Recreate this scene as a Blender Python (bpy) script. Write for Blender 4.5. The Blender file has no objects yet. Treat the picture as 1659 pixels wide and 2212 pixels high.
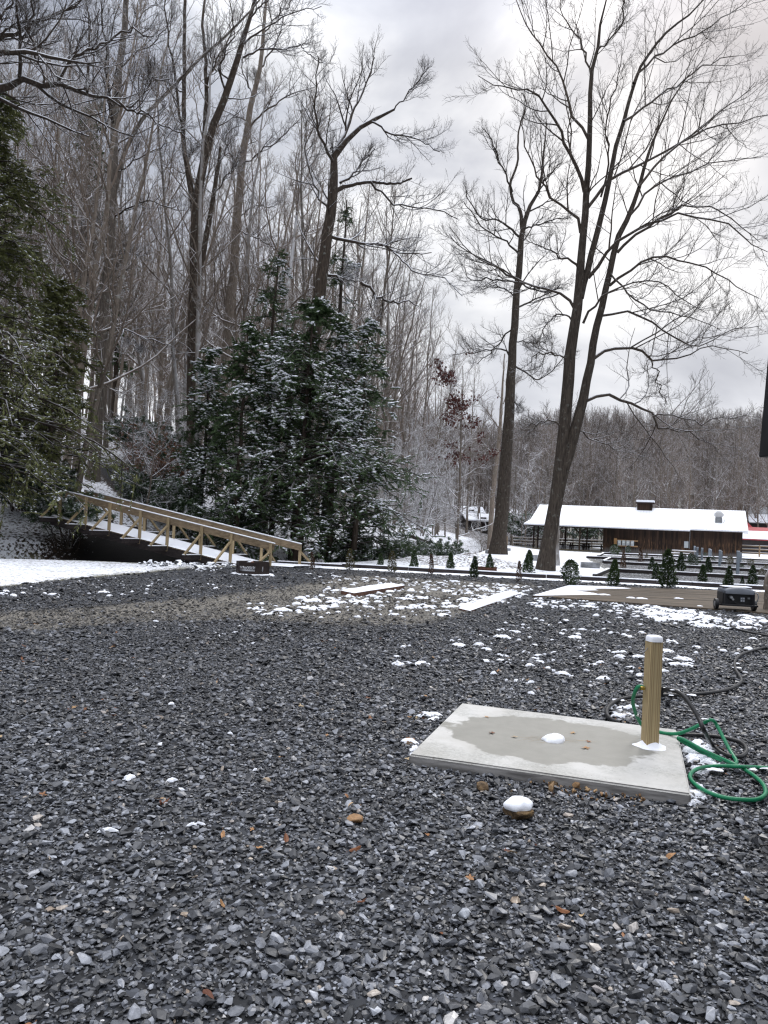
import bpy, bmesh, math, random
import numpy as np
from mathutils import Vector, Matrix
random.seed(7); rng = np.random.default_rng(11)
R = math.radians; PI = math.pi
C = bpy.context.scene.collection
SC = bpy.context.scene

# ------------------------------------------------------------------ camera, sky, sun, exposure
EYE = 1.6; ROLL = R(2.6); PITCH = R(1.15); FPX = 1663.0
cd = bpy.data.cameras.new('camera'); cam = bpy.data.objects.new('camera', cd); C.objects.link(cam)
cd.sensor_fit = 'VERTICAL'; cd.sensor_height = 36.0; cd.lens = FPX/2212*36
cd.clip_start = 0.05; cd.clip_end = 3000
_r, _c, _s = ROLL, math.cos(ROLL), math.sin(ROLL)
FW = Vector((0, math.cos(PITCH), math.sin(PITCH))); UPc = Vector((0, -math.sin(PITCH), math.cos(PITCH))); RT = Vector((1, 0, 0))
CX = _c*RT + _s*UPc; CY = -_s*RT + _c*UPc
cam.matrix_world = Matrix(((CX.x, CY.x, -FW.x, 0), (CX.y, CY.y, -FW.y, 0), (CX.z, CY.z, -FW.z, EYE), (0, 0, 0, 1)))
SC.camera = cam

w = bpy.data.worlds.new('World'); SC.world = w; w.use_nodes = True
nt = w.node_tree; N = nt.nodes; L = nt.links; N.clear()
out = N.new('ShaderNodeOutputWorld')
sky = N.new('ShaderNodeTexSky'); sky.sky_type = 'NISHITA'; sky.sun_disc = False
sky.sun_elevation = R(42); sky.sun_rotation = R(25); sky.air_density = 1.5; sky.dust_density = 4
b1 = N.new('ShaderNodeBackground'); b1.inputs[1].default_value = 0.01; L.new(sky.outputs[0], b1.inputs[0])
tc = N.new('ShaderNodeTexCoord'); mp = N.new('ShaderNodeMapping'); L.new(tc.outputs['Generated'], mp.inputs[0])
mp.inputs['Scale'].default_value = (1, 1, 2.0); mp.inputs['Location'].default_value = (0.35, 0.1, 0.6)
nz = N.new('ShaderNodeTexNoise'); nz.inputs['Scale'].default_value = 2.3; nz.inputs['Detail'].default_value = 7; nz.inputs['Roughness'].default_value = .5
nz.inputs['Distortion'].default_value = .35
L.new(mp.outputs[0], nz.inputs[0])
cr = N.new('ShaderNodeValToRGB'); L.new(nz.outputs[0], cr.inputs[0])
e = cr.color_ramp.elements; e[0].position = .39; e[0].color = (.36, .385, .46, 1); e[1].position = .62; e[1].color = (.92, .93, .96, 1)
m = e.new(.5); m.color = (.55, .575, .645, 1)
sep = N.new('ShaderNodeSeparateXYZ'); L.new(tc.outputs['Generated'], sep.inputs[0])
g1 = N.new('ShaderNodeMapRange'); L.new(sep.outputs[2], g1.inputs[0])   # brighter cloud overhead
g1.inputs[1].default_value = .52; g1.inputs[2].default_value = .95; g1.inputs[3].default_value = 1.0; g1.inputs[4].default_value = 4.1
g2 = N.new('ShaderNodeMapRange'); L.new(sep.outputs[2], g2.inputs[0])   # bright band low over the hills
g2.inputs[1].default_value = .12; g2.inputs[2].default_value = .26; g2.inputs[3].default_value = 1.22; g2.inputs[4].default_value = 1.0
mm = N.new('ShaderNodeMath'); mm.operation = 'MULTIPLY'; L.new(g1.outputs[0], mm.inputs[0]); L.new(g2.outputs[0], mm.inputs[1])
b2 = N.new('ShaderNodeBackground'); L.new(cr.outputs[0], b2.inputs[0]); L.new(mm.outputs[0], b2.inputs[1])
ad = N.new('ShaderNodeAddShader'); L.new(b1.outputs[0], ad.inputs[0]); L.new(b2.outputs[0], ad.inputs[1]); L.new(ad.outputs[0], out.inputs[0])

sd = bpy.data.lights.new('sun', 'SUN'); sd.energy = 1.2; sd.angle = R(14); sd.color = (1, .97, .93)
sun = bpy.data.objects.new('sun', sd); C.objects.link(sun)
_az, _el = R(25), R(42)
sv = Vector((math.sin(_az)*math.cos(_el), math.cos(_az)*math.cos(_el), math.sin(_el)))
sun.rotation_euler = sv.to_track_quat('Z', 'Y').to_euler()
SC.view_settings.view_transform = 'Standard'; SC.view_settings.look = 'None'; SC.view_settings.exposure = 0.0; SC.view_settings.gamma = 1
SC.cycles.use_denoising = True; SC.cycles.max_bounces = 5; SC.cycles.diffuse_bounces = 3; SC.cycles.glossy_bounces = 2
SC.cycles.transparent_max_bounces = 4; SC.cycles.filter_width = 1.3

# ------------------------------------------------------------------ survey: photo pixel (1659 x 2212) <-> place
def ray(u, v):
    u = float(u); v = float(v)
    a = (u-829.5)/FPX; b = -(v-1106)/FPX
    return a*CX + b*CY + FW
def proj(x, y, z):
    x = np.asarray(x, float); y = np.asarray(y, float); z = np.asarray(z, float)-EYE
    f = np.maximum(x*FW.x+y*FW.y+z*FW.z, .05)
    a = (x*CX.x+y*CX.y+z*CX.z)/f; b = (x*CY.x+y*CY.y+z*CY.z)/f
    return 829.5+a*FPX, 1106-b*FPX
def D(u, v, y):                       # point on the ray at forward distance y
    y = float(y); d = ray(u, v); t = y/d.y
    return Vector((d.x*t, y, EYE+d.z*t))
def PZ(u, v, z=0.0):                  # point on the ray at height z
    d = ray(u, v); t = (z-EYE)/d.z
    return Vector((d.x*t, d.y*t, z))
def sstep(a, b, x): t = np.clip((x-a)/(b-a), 0, 1); return t*t*(3-2*t)
_t = rng.random((64, 64))
def vnoise(x, y, s=1.0, o=0):
    x = np.asarray(x, float)/s+o*7.3+100; y = np.asarray(y, float)/s+o*3.1+100
    xi = np.floor(x).astype(int); yi = np.floor(y).astype(int); fx = x-xi; fy = y-yi
    fx = fx*fx*(3-2*fx); fy = fy*fy*(3-2*fy); T = lambda i, j: _t[i % 64, j % 64]
    return (T(xi, yi)*(1-fx)+T(xi+1, yi)*fx)*(1-fy)+(T(xi, yi+1)*(1-fx)+T(xi+1, yi+1)*fx)*fy
CREEK = np.array([(-60, 19), (-30, 23), (-14.5, 27.2), (-9.5, 30), (-6, 33.2), (-1.5, 36.8), (1.0, 41), (2.8, 48), (5.2, 60), (10.5, 88), (14, 102), (34, 150), (60, 500)], float)
def creek(x, y):                      # signed distance, + on the wooded side
    x = np.asarray(x, float); y = np.asarray(y, float)
    best = np.full(x.shape, 1e9); sg = np.ones(x.shape)
    for (a, b) in zip(CREEK[:-1], CREEK[1:]):
        d = b-a; q = np.clip(((x-a[0])*d[0]+(y-a[1])*d[1])/(d@d), 0, 1)
        px = a[0]+q*d[0]; py = a[1]+q*d[1]; r = np.hypot(x-px, y-py)
        cr_ = d[0]*(y-a[1])-d[1]*(x-a[0]); m_ = r < best-1e-9
        best = np.where(m_, r, best); sg = np.where(m_, np.where(cr_ >= 0, 1, -1), sg)
    return best*sg
def h(x, y):
    x = np.asarray(x, float); y = np.asarray(y, float); s = creek(x, y)
    near = -1.35*sstep(-2.6, -1.0, s)
    far = -1.35+1.95*sstep(.9, 2.6, s)
    hill = .31*np.clip(s-2.6, 0, 40)+.30*np.clip(s-42, 0, 30)
    hill = hill*(1-.25*sstep(60, 110, y))
    far = far+hill+.25*(vnoise(x, y, 2.2)-.5)*sstep(2, 5, s)+.9*(vnoise(x, y, 9, 1)-.5)*sstep(6, 14, s)
    z = np.where(s > 0, far, near)
    z = z+np.where(s < 0, .10*sstep(34, 75, y)+.35*sstep(20, 45, x)*sstep(55, 80, y), 0)
    z = z+34*sstep(104, 330, y+.12*x-3*vnoise(x, y, 25))*(1-.45*sstep(-25, 25, s))
    z = z+.6*np.exp(-((x-3.7)/3.0)**2-((y-34.6)/1.9)**2)*(.8+.4*vnoise(x, y, .8, 4))      # heap of snowy rubble by the creek
    z = z-1.0*np.exp(-((x+9)/2.8)**2-((y-30)/1.6)**2)
    z = z+.01*(vnoise(x, y, 1.3)-.5)
    return z
def H(x, y): return float(h(np.array([x]), np.array([y]))[0])
def G(u, v):                          # where the ray meets the ground
    d = ray(u, v); t = np.concatenate([np.arange(1.5, 60, .03), np.arange(60, 420, .3)])
    z = EYE+d.z*t; below = z < h(d.x*t, d.y*t)
    i = int(np.argmax(below)) if below.any() else len(t)-1
    return Vector((d.x*t[i], d.y*t[i], H(d.x*t[i], d.y*t[i])))
def inpoly(u, v, poly):
    c = np.zeros(np.shape(u), bool); n = len(poly)
    for i in range(n):
        (x1, y1), (x2, y2) = poly[i], poly[(i+1) % n]
        c ^= ((y1 > v) != (y2 > v)) & (u < (x2-x1)*(v-y1)/((y2-y1) or 1e-9)+x1)
    return c
def softpoly(u, v, poly, ju=10, jv=4):
    r = np.random.default_rng(3); a = np.zeros(np.shape(u))
    for k in range(12): a += inpoly(u+r.normal(0, ju), v+r.normal(0, jv), poly)
    return a/12

# ------------------------------------------------------------------ material helpers
def newmat(name):
    m = bpy.data.materials.new(name); m.use_nodes = True
    return m, m.node_tree, m.node_tree.nodes['Principled BSDF']
def nd(nt, typ, ins=None, **kw):
    n = nt.nodes.new(typ)
    for k, v in kw.items(): setattr(n, k, v)
    for k, v in (ins or {}).items():
        if isinstance(v, bpy.types.NodeSocket): nt.links.new(v, n.inputs[k])
        else: n.inputs[k].default_value = v
    return n
def col(c): return (c[0], c[1], c[2], 1)
def coords(nt, kind='Object', scale=(1, 1, 1)):
    if kind == 'World': o = nd(nt, 'ShaderNodeNewGeometry').outputs['Position']
    else: o = nd(nt, 'ShaderNodeTexCoord').outputs[kind]
    return nd(nt, 'ShaderNodeMapping', {0: o, 'Scale': scale}).outputs[0]
def noise(nt, co, scale=5, detail=3, rough=.55, dist=0):
    return nd(nt, 'ShaderNodeTexNoise', {'Vector': co, 'Scale': scale, 'Detail': detail, 'Roughness': rough, 'Distortion': dist}).outputs[0]
def ramp(nt, f, stops):
    n = nd(nt, 'ShaderNodeValToRGB', {0: f}); el = n.color_ramp.elements
    el[0].position = stops[0][0]; el[0].color = col(stops[0][1]); el[1].position = stops[-1][0]; el[1].color = col(stops[-1][1])
    for p, c in stops[1:-1]: q = el.new(p); q.color = col(c)
    return n.outputs[0]
def mix(nt, f, a, b, mode='MIX'):
    n = nd(nt, 'ShaderNodeMix', data_type='RGBA', blend_type=mode)
    for k, v in ((0, f), (6, a), (7, b)):
        if isinstance(v, bpy.types.NodeSocket): nt.links.new(v, n.inputs[k])
        else: n.inputs[k].default_value = v if k == 0 else col(v)
    return n.outputs[2]
def mrange(nt, f, a, b, c=0, d=1):
    return nd(nt, 'ShaderNodeMapRange', {0: f, 1: a, 2: b, 3: c, 4: d}, clamp=True).outputs[0]
def mth(nt, op, a, b=0.0): return nd(nt, 'ShaderNodeMath', {0: a, 1: b}, operation=op).outputs[0]
def bump(nt, f, strength=.5, dist=.02): return nd(nt, 'ShaderNodeBump', {'Height': f, 'Strength': strength, 'Distance': dist}).outputs[0]
def upness(nt, a=.3, b=.7):
    g = nd(nt, 'ShaderNodeNewGeometry'); s = nd(nt, 'ShaderNodeSeparateXYZ', {0: g.outputs['Normal']})
    return mrange(nt, s.outputs[2], a, b)
SNOW = (.86, .88, .93)
def setc(nt, bs, c, rough=.8, nrm=None, spec=.3):
    if isinstance(c, bpy.types.NodeSocket): nt.links.new(c, bs.inputs['Base Color'])
    else: bs.inputs['Base Color'].default_value = col(c)
    if isinstance(rough, bpy.types.NodeSocket): nt.links.new(rough, bs.inputs['Roughness'])
    else: bs.inputs['Roughness'].default_value = rough
    bs.inputs['Specular IOR Level'].default_value = spec
    if nrm: nt.links.new(nrm, bs.inputs['Normal'])
def plain(name, c, rough=.7, var=.25, sc=8, metal=0, bmp=0.0, kind='Object', stretch=(1, 1, 1)):
    m, nt, bs = newmat(name); co = coords(nt, kind, stretch); f = noise(nt, co, sc, 4)
    lo = tuple(x*(1-var) for x in c); hi = tuple(min(1, x*(1+var)) for x in c)
    setc(nt, bs, ramp(nt, f, [(.3, lo), (.7, hi)]), rough, bump(nt, f, bmp) if bmp else None); bs.inputs['Metallic'].default_value = metal
    return m
def m_snow():
    m, nt, bs = newmat('snow'); co = coords(nt, 'World'); f = noise(nt, co, 14, 4)
    setc(nt, bs, mix(nt, f, (.82, .85, .92), (.90, .91, .94)), .65, bump(nt, f, .35, .02)); return m
def m_bark(name, lo, hi, snow=1.0, thr=(.2, .55), vs=(9, 9, 1.3), lichen=0):
    m, nt, bs = newmat(name); co = coords(nt, 'Object', vs); f = noise(nt, co, 2.2, 5, .65)
    rnd = nd(nt, 'ShaderNodeObjectInfo').outputs['Random']
    c = ramp(nt, f, [(.3, lo), (.7, hi)])
    c = mix(nt, 1.0, c, ramp(nt, rnd, [(0, (.75, .75, .75)), (1, (1.25, 1.2, 1.15))]), 'MULTIPLY')
    if lichen:
        l = mrange(nt, noise(nt, coords(nt, 'Object'), 5, 5), .60, .66); c = mix(nt, mth(nt, 'MULTIPLY', l, lichen), c, (.42, .45, .42))
    if snow:
        nn = mrange(nt, noise(nt, coords(nt, 'World'), 1.6, 3), .32, .44)
        fz = mth(nt, 'MULTIPLY', mth(nt, 'MULTIPLY', upness(nt, *thr), nn), snow); c = mix(nt, fz, c, SNOW)
    setc(nt, bs, c, .9, bump(nt, f, .8, .03), .15); return m
def m_wood(name, lo, hi, axis=0, sc=1.0, rough=.8):
    st = [22, 22, 22]; st[axis] = 1.2
    m, nt, bs = newmat(name); co = coords(nt, 'Object', tuple(x*sc for x in st)); f = noise(nt, co, 1.0, 5, .6, .6)
    big = noise(nt, coords(nt, 'Object'), 1.5, 2)
    c = ramp(nt, f, [(.3, lo), (.7, hi)]); c = mix(nt, 1.0, c, ramp(nt, big, [(.3, (.8, .8, .8)), (.7, (1.15, 1.12, 1.08))]), 'MULTIPLY')
    setc(nt, bs, c, rough, bump(nt, f, .3, .01)); return m

# ------------------------------------------------------------------ mesh helpers
def npmesh(name, V, F, smooth=False, mats=(), fm=None):
    me = bpy.data.meshes.new(name); V = np.asarray(V, np.float32); F = np.asarray(F, np.int32)
    n, k = F.shape; me.vertices.add(len(V)); me.vertices.foreach_set('co', V.ravel())
    me.loops.add(n*k); me.loops.foreach_set('vertex_index', F.ravel())
    me.polygons.add(n); me.polygons.foreach_set('loop_start', np.arange(n, dtype=np.int32)*k)
    for m in mats: me.materials.append(m)
    if fm is not None: me.polygons.foreach_set('material_index', np.asarray(fm, np.int32))
    me.update(calc_edges=True)
    me.polygons.foreach_set('use_smooth', np.full(n, bool(smooth)))
    return me
def link(name, me, parent=None, loc=None, rot=None):
    o = bpy.data.objects.new(name, me); C.objects.link(o)
    if parent is not None: o.parent = parent
    if loc is not None: o.location = loc
    if rot is not None: o.rotation_euler = rot
    return o
def tag(o, label, cat, group=None, kind=None):
    if label: o['label'] = label
    if cat: o['category'] = cat
    if group: o['group'] = group
    if kind: o['kind'] = kind
    return o
def thing(name, label, cat, loc=(0, 0, 0), rot=(0, 0, 0), group=None):
    o = bpy.data.objects.new(name, None); C.objects.link(o); o.location = loc; o.rotation_euler = rot; o.empty_display_size = .2
    return tag(o, label, cat, group)
def copytree(o, parent=None):
    c = o.copy(); C.objects.link(c)
    if parent is not None: c.parent = parent
    for ch in list(o.children): copytree(ch, c)
    return c
class BM:
    def __init__(s): s.b = bmesh.new()
    def box(s, x0, x1, y0, y1, z0, z1, bev=0, mtx=None):
        t = bmesh.new(); bmesh.ops.create_cube(t, size=1)
        for v in t.verts: v.co = Vector(((x0+x1)/2+v.co.x*(x1-x0), (y0+y1)/2+v.co.y*(y1-y0), (z0+z1)/2+v.co.z*(z1-z0)))
        if bev: bmesh.ops.bevel(t, geom=t.edges[:], offset=bev, segments=2, profile=.5, affect='EDGES')
        if mtx is not None: t.transform(mtx)
        s.add(t)
    def add(s, t):
        me = bpy.data.meshes.new('tmp'); t.to_mesh(me); s.b.from_mesh(me); bpy.data.meshes.remove(me); t.free()
    def beam(s, a, b, w, d, bev=0, up=(0, 0, 1)):      # square bar from a to b
        a = Vector(a); b = Vector(b); z = (b-a).normalized(); x = Vector(up).cross(z)
        if x.length < 1e-3: x = Vector((1, 0, 0)).cross(z)
        x.normalize(); y = z.cross(x); mt = Matrix((x, y, z)).transposed().to_4x4(); mt.translation = a
        s.box(-w/2, w/2, -d/2, d/2, 0, (b-a).length, bev, mt)
    def cyl(s, c, r, h_, seg=16, r2=None, axis='Z', caps=True):
        t = bmesh.new(); bmesh.ops.create_cone(t, cap_ends=caps, segments=seg, radius1=r, radius2=r if r2 is None else r2, depth=h_)
        mt = Matrix.Translation((0, 0, h_/2))
        if axis == 'X': mt = Matrix.Rotation(PI/2, 4, 'Y')
        if axis == 'Y': mt = Matrix.Rotation(PI/2, 4, 'X')
        t.transform(Matrix.Translation(c) @ mt); s.add(t)
    def quad(s, *p):
        vs = [s.b.verts.new(q) for q in p]; s.b.faces.new(vs)
    def build(s, name, mat, parent=None, smooth=False, loc=None, rot=None):
        me = bpy.data.meshes.new(name); s.b.to_mesh(me); s.b.free(); me.materials.append(mat)
        if smooth:
            for p in me.polygons: p.use_smooth = True
        return link(name, me, parent, loc, rot)
def tubes(groups, caps=False):
    """groups: list of (P[M,N,3], Rr[M,N], sides) -> V, F (quads)"""
    Vs, Fs, off = [], [], 0
    for P, Rr, S in groups:
        M, Np = P.shape[:2]
        if M == 0: continue
        T = np.gradient(P, axis=1); T /= np.linalg.norm(T, axis=2, keepdims=True)+1e-9
        ax = P[:, -1]-P[:, 0]; ref = np.cross(ax, rng.normal(size=(M, 3))); ref /= np.linalg.norm(ref, axis=1, keepdims=True)+1e-9
        n = ref[:, None, :]-(T*ref[:, None, :]).sum(2, keepdims=True)*T; n /= np.linalg.norm(n, axis=2, keepdims=True)+1e-9
        b = np.cross(T, n); a = np.arange(S)*2*PI/S
        V = P[:, :, None, :]+Rr[:, :, None, None]*(np.cos(a)[None, None, :, None]*n[:, :, None, :]+np.sin(a)[None, None, :, None]*b[:, :, None, :])
        idx = np.arange(M*Np*S).reshape(M, Np, S)+off; nx = np.roll(idx, -1, axis=2)
        F = np.stack([idx[:, :-1], nx[:, :-1], nx[:, 1:], idx[:, 1:]], -1).reshape(-1, 4)
        Vs.append(V.reshape(-1, 3)); Fs.append(F); off += M*Np*S
    return np.concatenate(Vs), np.concatenate(Fs)
def smoothline(pts, n, closed=False):          # Catmull-Rom resample of rows (any width)
    p = np.asarray(pts, float); d = np.r_[0, np.cumsum(np.linalg.norm(np.diff(p[:, :3], axis=0), axis=1))]
    q = np.vstack([2*p[0]-p[1], p, 2*p[-1]-p[-2]]); t = np.linspace(0, d[-1], n)
    i = np.clip(np.searchsorted(d, t, 'right')-1, 0, len(p)-2); f = ((t-d[i])/(d[i+1]-d[i]+1e-9))[:, None]
    a, b, c, e_ = q[i], q[i+1], q[i+2], q[i+3]
    return .5*((2*b)+(-a+c)*f+(2*a-5*b+4*c-e_)*f**2+(-a+3*b-3*c+e_)*f**3)
def spawn(P, Rr, K, n, ratio, ang=(35, 60), up=.12, wig=.25, t0=.25, t1=.98, rr=.55, rmin=.006, Lmin=.2, flat=0, Lmax=99, seedlen=None, shape=.6):
    M, Np = P.shape[:2]; Lp = np.linalg.norm(np.diff(P, axis=1), axis=2).sum(1)
    t = t0+(t1-t0)*(np.arange(K)[None]+rng.random((M, K)))/K; x = t*(Np-1); i = np.minimum(x.astype(int), Np-2); f = (x-i)[..., None]
    m = np.arange(M)[:, None]; pos = P[m, i]*(1-f)+P[m, i+1]*f; T = P[m, i+1]-P[m, i]; T /= np.linalg.norm(T, axis=2, keepdims=True)+1e-9
    pr = Rr[m, i]*(1-f[..., 0])+Rr[m, i+1]*f[..., 0]
    v = rng.normal(size=(M, K, 3)); v[..., 2] *= (1-flat); v[..., 2] += .25*(1-flat)
    v -= (v*T).sum(2, keepdims=True)*T; v /= np.linalg.norm(v, axis=2, keepdims=True)+1e-9
    a = np.radians(rng.uniform(*ang, size=(M, K)))[..., None]; d = np.cos(a)*T+np.sin(a)*v
    Ls = np.clip(Lp[:, None]*ratio*(1-shape*t)*rng.uniform(.6, 1.25, (M, K)), Lmin, Lmax)
    q = M*K; pos = pos.reshape(q, 3); d = d.reshape(q, 3); st = (Ls.reshape(q)/(n-1))[:, None]
    out = [pos]; upv = np.array([0, 0, 1.0])
    for k in range(n-1):
        d = d+upv*up+rng.normal(size=(q, 3))*wig; d /= np.linalg.norm(d, axis=1, keepdims=True); pos = pos+d*st; out.append(pos)
    Pc = np.stack(out, 1); r0 = np.clip(np.minimum(pr.reshape(q)*rr, Ls.reshape(q)*.022+.004), rmin, None)
    Rc = r0[:, None]*np.linspace(1, .3, n)[None]; Rc = np.maximum(Rc, rmin*.7)
    return Pc, Rc
# ------------------------------------------------------------------ ground
CURB_A = PZ(600, 1219); CURB_B = PZ(1659, 1276)
def curb_y(x): return CURB_A.y+(x-CURB_A.x)*(CURB_B.y-CURB_A.y)/(CURB_B.x-CURB_A.x)
TAN = [(-60, 1325), (170, 1310), (420, 1290), (640, 1262), (760, 1240), (1000, 1252), (1180, 1262), (1080, 1290), (1000, 1330), (930, 1345), (760, 1352), (560, 1338), (340, 1340), (100, 1358), (-60, 1362)]
LAWN = [(-900, 1190), (150, 1200), (420, 1205), (640, 1216), (560, 1221), (400, 1228), (300, 1238), (150, 1251), (0, 1268), (-900, 1400)]
PATH = [(205, 1010), (290, 1004), (345, 1040), (330, 1078), (400, 1120), (300, 1105), (250, 1060)]
DRIVE = [(1090, 1168), (1190, 1172), (1330, 1190), (1330, 1196), (1160, 1186), (1090, 1176)]
TERR = [(1215, 1262), (1320, 1236), (1270, 1206), (1300, 1198), (1900, 1215), (1900, 1320), (1659, 1284), (1400, 1266)]
def masks(x, y, z):
    u, v = proj(x, y, z); s = creek(x, y)
    tan = softpoly(u, v, TAN, 22, 6)*(y < 30)
    lawn = softpoly(u, v, LAWN, 12, 2)*(y > 8)*(y < 30)
    yc = curb_y(x); beyond = sstep(.0, .25, y-yc)
    strip = sstep(-1.15, -.85, y-yc+.25*(vnoise(x, y, .7, 2)-.5))*(x > CURB_A.x-1.5)
    terr = softpoly(u, v, TERR, 8, 2)*(y > yc)
    wood = sstep(-2.3, -1.2, s)*np.maximum(sstep(.1, .5, y-yc), x < CURB_A.x-.6)
    snow = np.maximum(.66*lawn, .97*strip*(1-terr)); snow = np.where(terr > .5, .45, snow); snow = np.where((y > yc+.3) & (terr < .5) & (snow > .9), .72, snow)
    snow = np.where(wood > 0, np.where(s > 1.2, .66, .58), snow)
    snow = np.where(s > 14, .55, snow); snow = np.where(np.abs(s) < 1.0, .25, snow)
    pth = softpoly(u, v, PATH, 6, 3)*(s > 0)*(y < 70); drv = softpoly(u, v, DRIVE, 5, 1)
    snow = snow*(1-.85*pth)*(1-.9*drv); snow = np.where(y > 104, .50, snow)
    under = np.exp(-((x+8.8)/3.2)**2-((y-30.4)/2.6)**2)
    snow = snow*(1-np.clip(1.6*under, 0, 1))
    litter = np.clip(np.where(y > 104, .8, wood)-pth-drv, 0, 1)
    heap = np.exp(-((x-3.7)/3.1)**2-((y-34.3)/2.2)**2) > .32
    snow = np.where(heap, .60, snow); litter = np.where(heap, 1, litter)
    return snow, tan, litter, np.where(heap, 0, np.maximum(lawn, beyond*(1-terr)*(1-drv)*(s < -1.2)))
def ax(segs):
    a = [segs[0][0]]
    for lo, hi, st in segs: a += list(np.arange(lo+st, hi+st*.01, st))
    return np.array(a)
def make_ground():
    xs = ax([(-420, -140, 20), (-140, -60, 4), (-60, -20, .8), (-20, 16, .2), (16, 30, .5), (30, 70, 2), (70, 430, 15)])
    ys = ax([(-30, 0, 3), (0, 18, .3), (18, 40, .15), (40, 60, .5), (60, 130, 2), (130, 620, 7)])
    X, Y = np.meshgrid(xs, ys); Z = h(X, Y)
    snow, tan, lit, lawn = masks(X, Y, Z)
    m = snow > .9; Z = Z+np.where(m, .015+.02*vnoise(X, Y, .5, 3), 0)
    V = np.stack([X, Y, Z], -1).reshape(-1, 3); nx, ny = len(xs), len(ys)
    i = np.arange(nx*ny).reshape(ny, nx); F = np.stack([i[:-1, :-1], i[:-1, 1:], i[1:, 1:], i[1:, :-1]], -1).reshape(-1, 4)
    m_, nt, bs = newmat('ground_cover')
    me = npmesh('ground', V, F, True, [m_])
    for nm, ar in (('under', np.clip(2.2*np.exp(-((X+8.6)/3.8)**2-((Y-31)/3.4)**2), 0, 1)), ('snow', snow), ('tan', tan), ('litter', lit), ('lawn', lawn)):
        at = me.attributes.new(nm, 'FLOAT', 'POINT'); at.data.foreach_set('value', ar.ravel().astype(np.float32))
    A = lambda n: nd(nt, 'ShaderNodeAttribute', attribute_name=n).outputs['Fac']
    co = coords(nt, 'World')
    vo = nd(nt, 'ShaderNodeTexVoronoi', {'Vector': co, 'Scale': 30.0}); cell = nd(nt, 'ShaderNodeSeparateColor', {0: vo.outputs['Color']}).outputs[0]
    vd = vo.outputs['Distance']
    n1 = noise(nt, co, 1.2, 4); n2 = noise(nt, co, 9, 4); n3 = noise(nt, co, 40, 3)
    grav = ramp(nt, cell, [(0, (.008, .008, .009)), (.5, (.024, .026, .029)), (.85, (.06, .065, .075)), (1, (.15, .16, .18))])
    grav = mix(nt, 1.0, grav, ramp(nt, n1, [(.3, (.65, .65, .68)), (.7, (1.1, 1.1, 1.12))]), 'MULTIPLY')
    tanc = ramp(nt, cell, [(0, (.07, .063, .052)), (.6, (.15, .138, .115)), (1, (.27, .25, .22))])
    tf = mrange(nt, mth(nt, 'ADD', A('tan'), mth(nt, 'MULTIPLY', mth(nt, 'SUBTRACT', mth(nt, 'ADD', mth(nt, 'MULTIPLY', n2, .6), mth(nt, 'MULTIPLY', n1, .4)), .5), 2.4)), .35, 1.0)
    c = mix(nt, tf, grav, tanc)
    lit_ = ramp(nt, noise(nt, co, 11, 5, .7), [(.3, (.012, .009, .007)), (.5, (.05, .034, .022)), (.72, (.16, .10, .055))]); lit_ = mix(nt, A('under'), lit_, (.003, .0025, .002))  # shade below the footbridge painted into the soil colour as near-black
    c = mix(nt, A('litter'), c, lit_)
    c = mix(nt, A('lawn'), c, ramp(nt, n3, [(.3, (.10, .10, .06)), (.7, (.22, .20, .13))]))
    th = mth(nt, 'ADD', mth(nt, 'MULTIPLY', n2, .55), mth(nt, 'ADD', mth(nt, 'MULTIPLY', n3, .3), mth(nt, 'MULTIPLY', n1, .15)))
    ex = mth(nt, 'SUBTRACT', mth(nt, 'MULTIPLY', A('snow'), .56), mth(nt, 'SUBTRACT', th, .24))
    sf = mth(nt, 'MULTIPLY', mrange(nt, ex, .035, .085), mrange(nt, A('snow'), .06, .2))
    c = mix(nt, sf, c, SNOW)
    hgt = mth(nt, 'ADD', mth(nt, 'MULTIPLY', mth(nt, 'SUBTRACT', 1.0, vd), .8), mth(nt, 'MULTIPLY', sf, 1.5))
    setc(nt, bs, c, .8, bump(nt, hgt, .6, .02))
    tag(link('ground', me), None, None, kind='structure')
make_ground()
MS = m_snow()
# water in the creek
mw, ntw, bsw = newmat('creek_water'); f_ = noise(ntw, coords(ntw, 'World'), 5, 3); setc(ntw, bsw, (.02, .017, .012), .08, bump(ntw, f_, .15, .02), .5)
V = []; 
for (x, y) in smoothline([(a, b, 0) for a, b in CREEK[1:9]], 60)[:, :2]: V += [(x, y)]
V = np.array(V); T_ = np.gradient(V, axis=0); T_ /= np.linalg.norm(T_, axis=1, keepdims=True); Nn = np.stack([-T_[:, 1], T_[:, 0]], 1)
W3 = np.concatenate([np.c_[V+Nn*1.25, np.full(60, -1.2)], np.c_[V-Nn*1.25, np.full(60, -1.2)]]); i = np.arange(59)
tag(link('creek_water', npmesh('creek_water', W3, np.stack([i, i+1, i+61, i+60], 1), True, [mw])), None, None, kind='structure')

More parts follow.
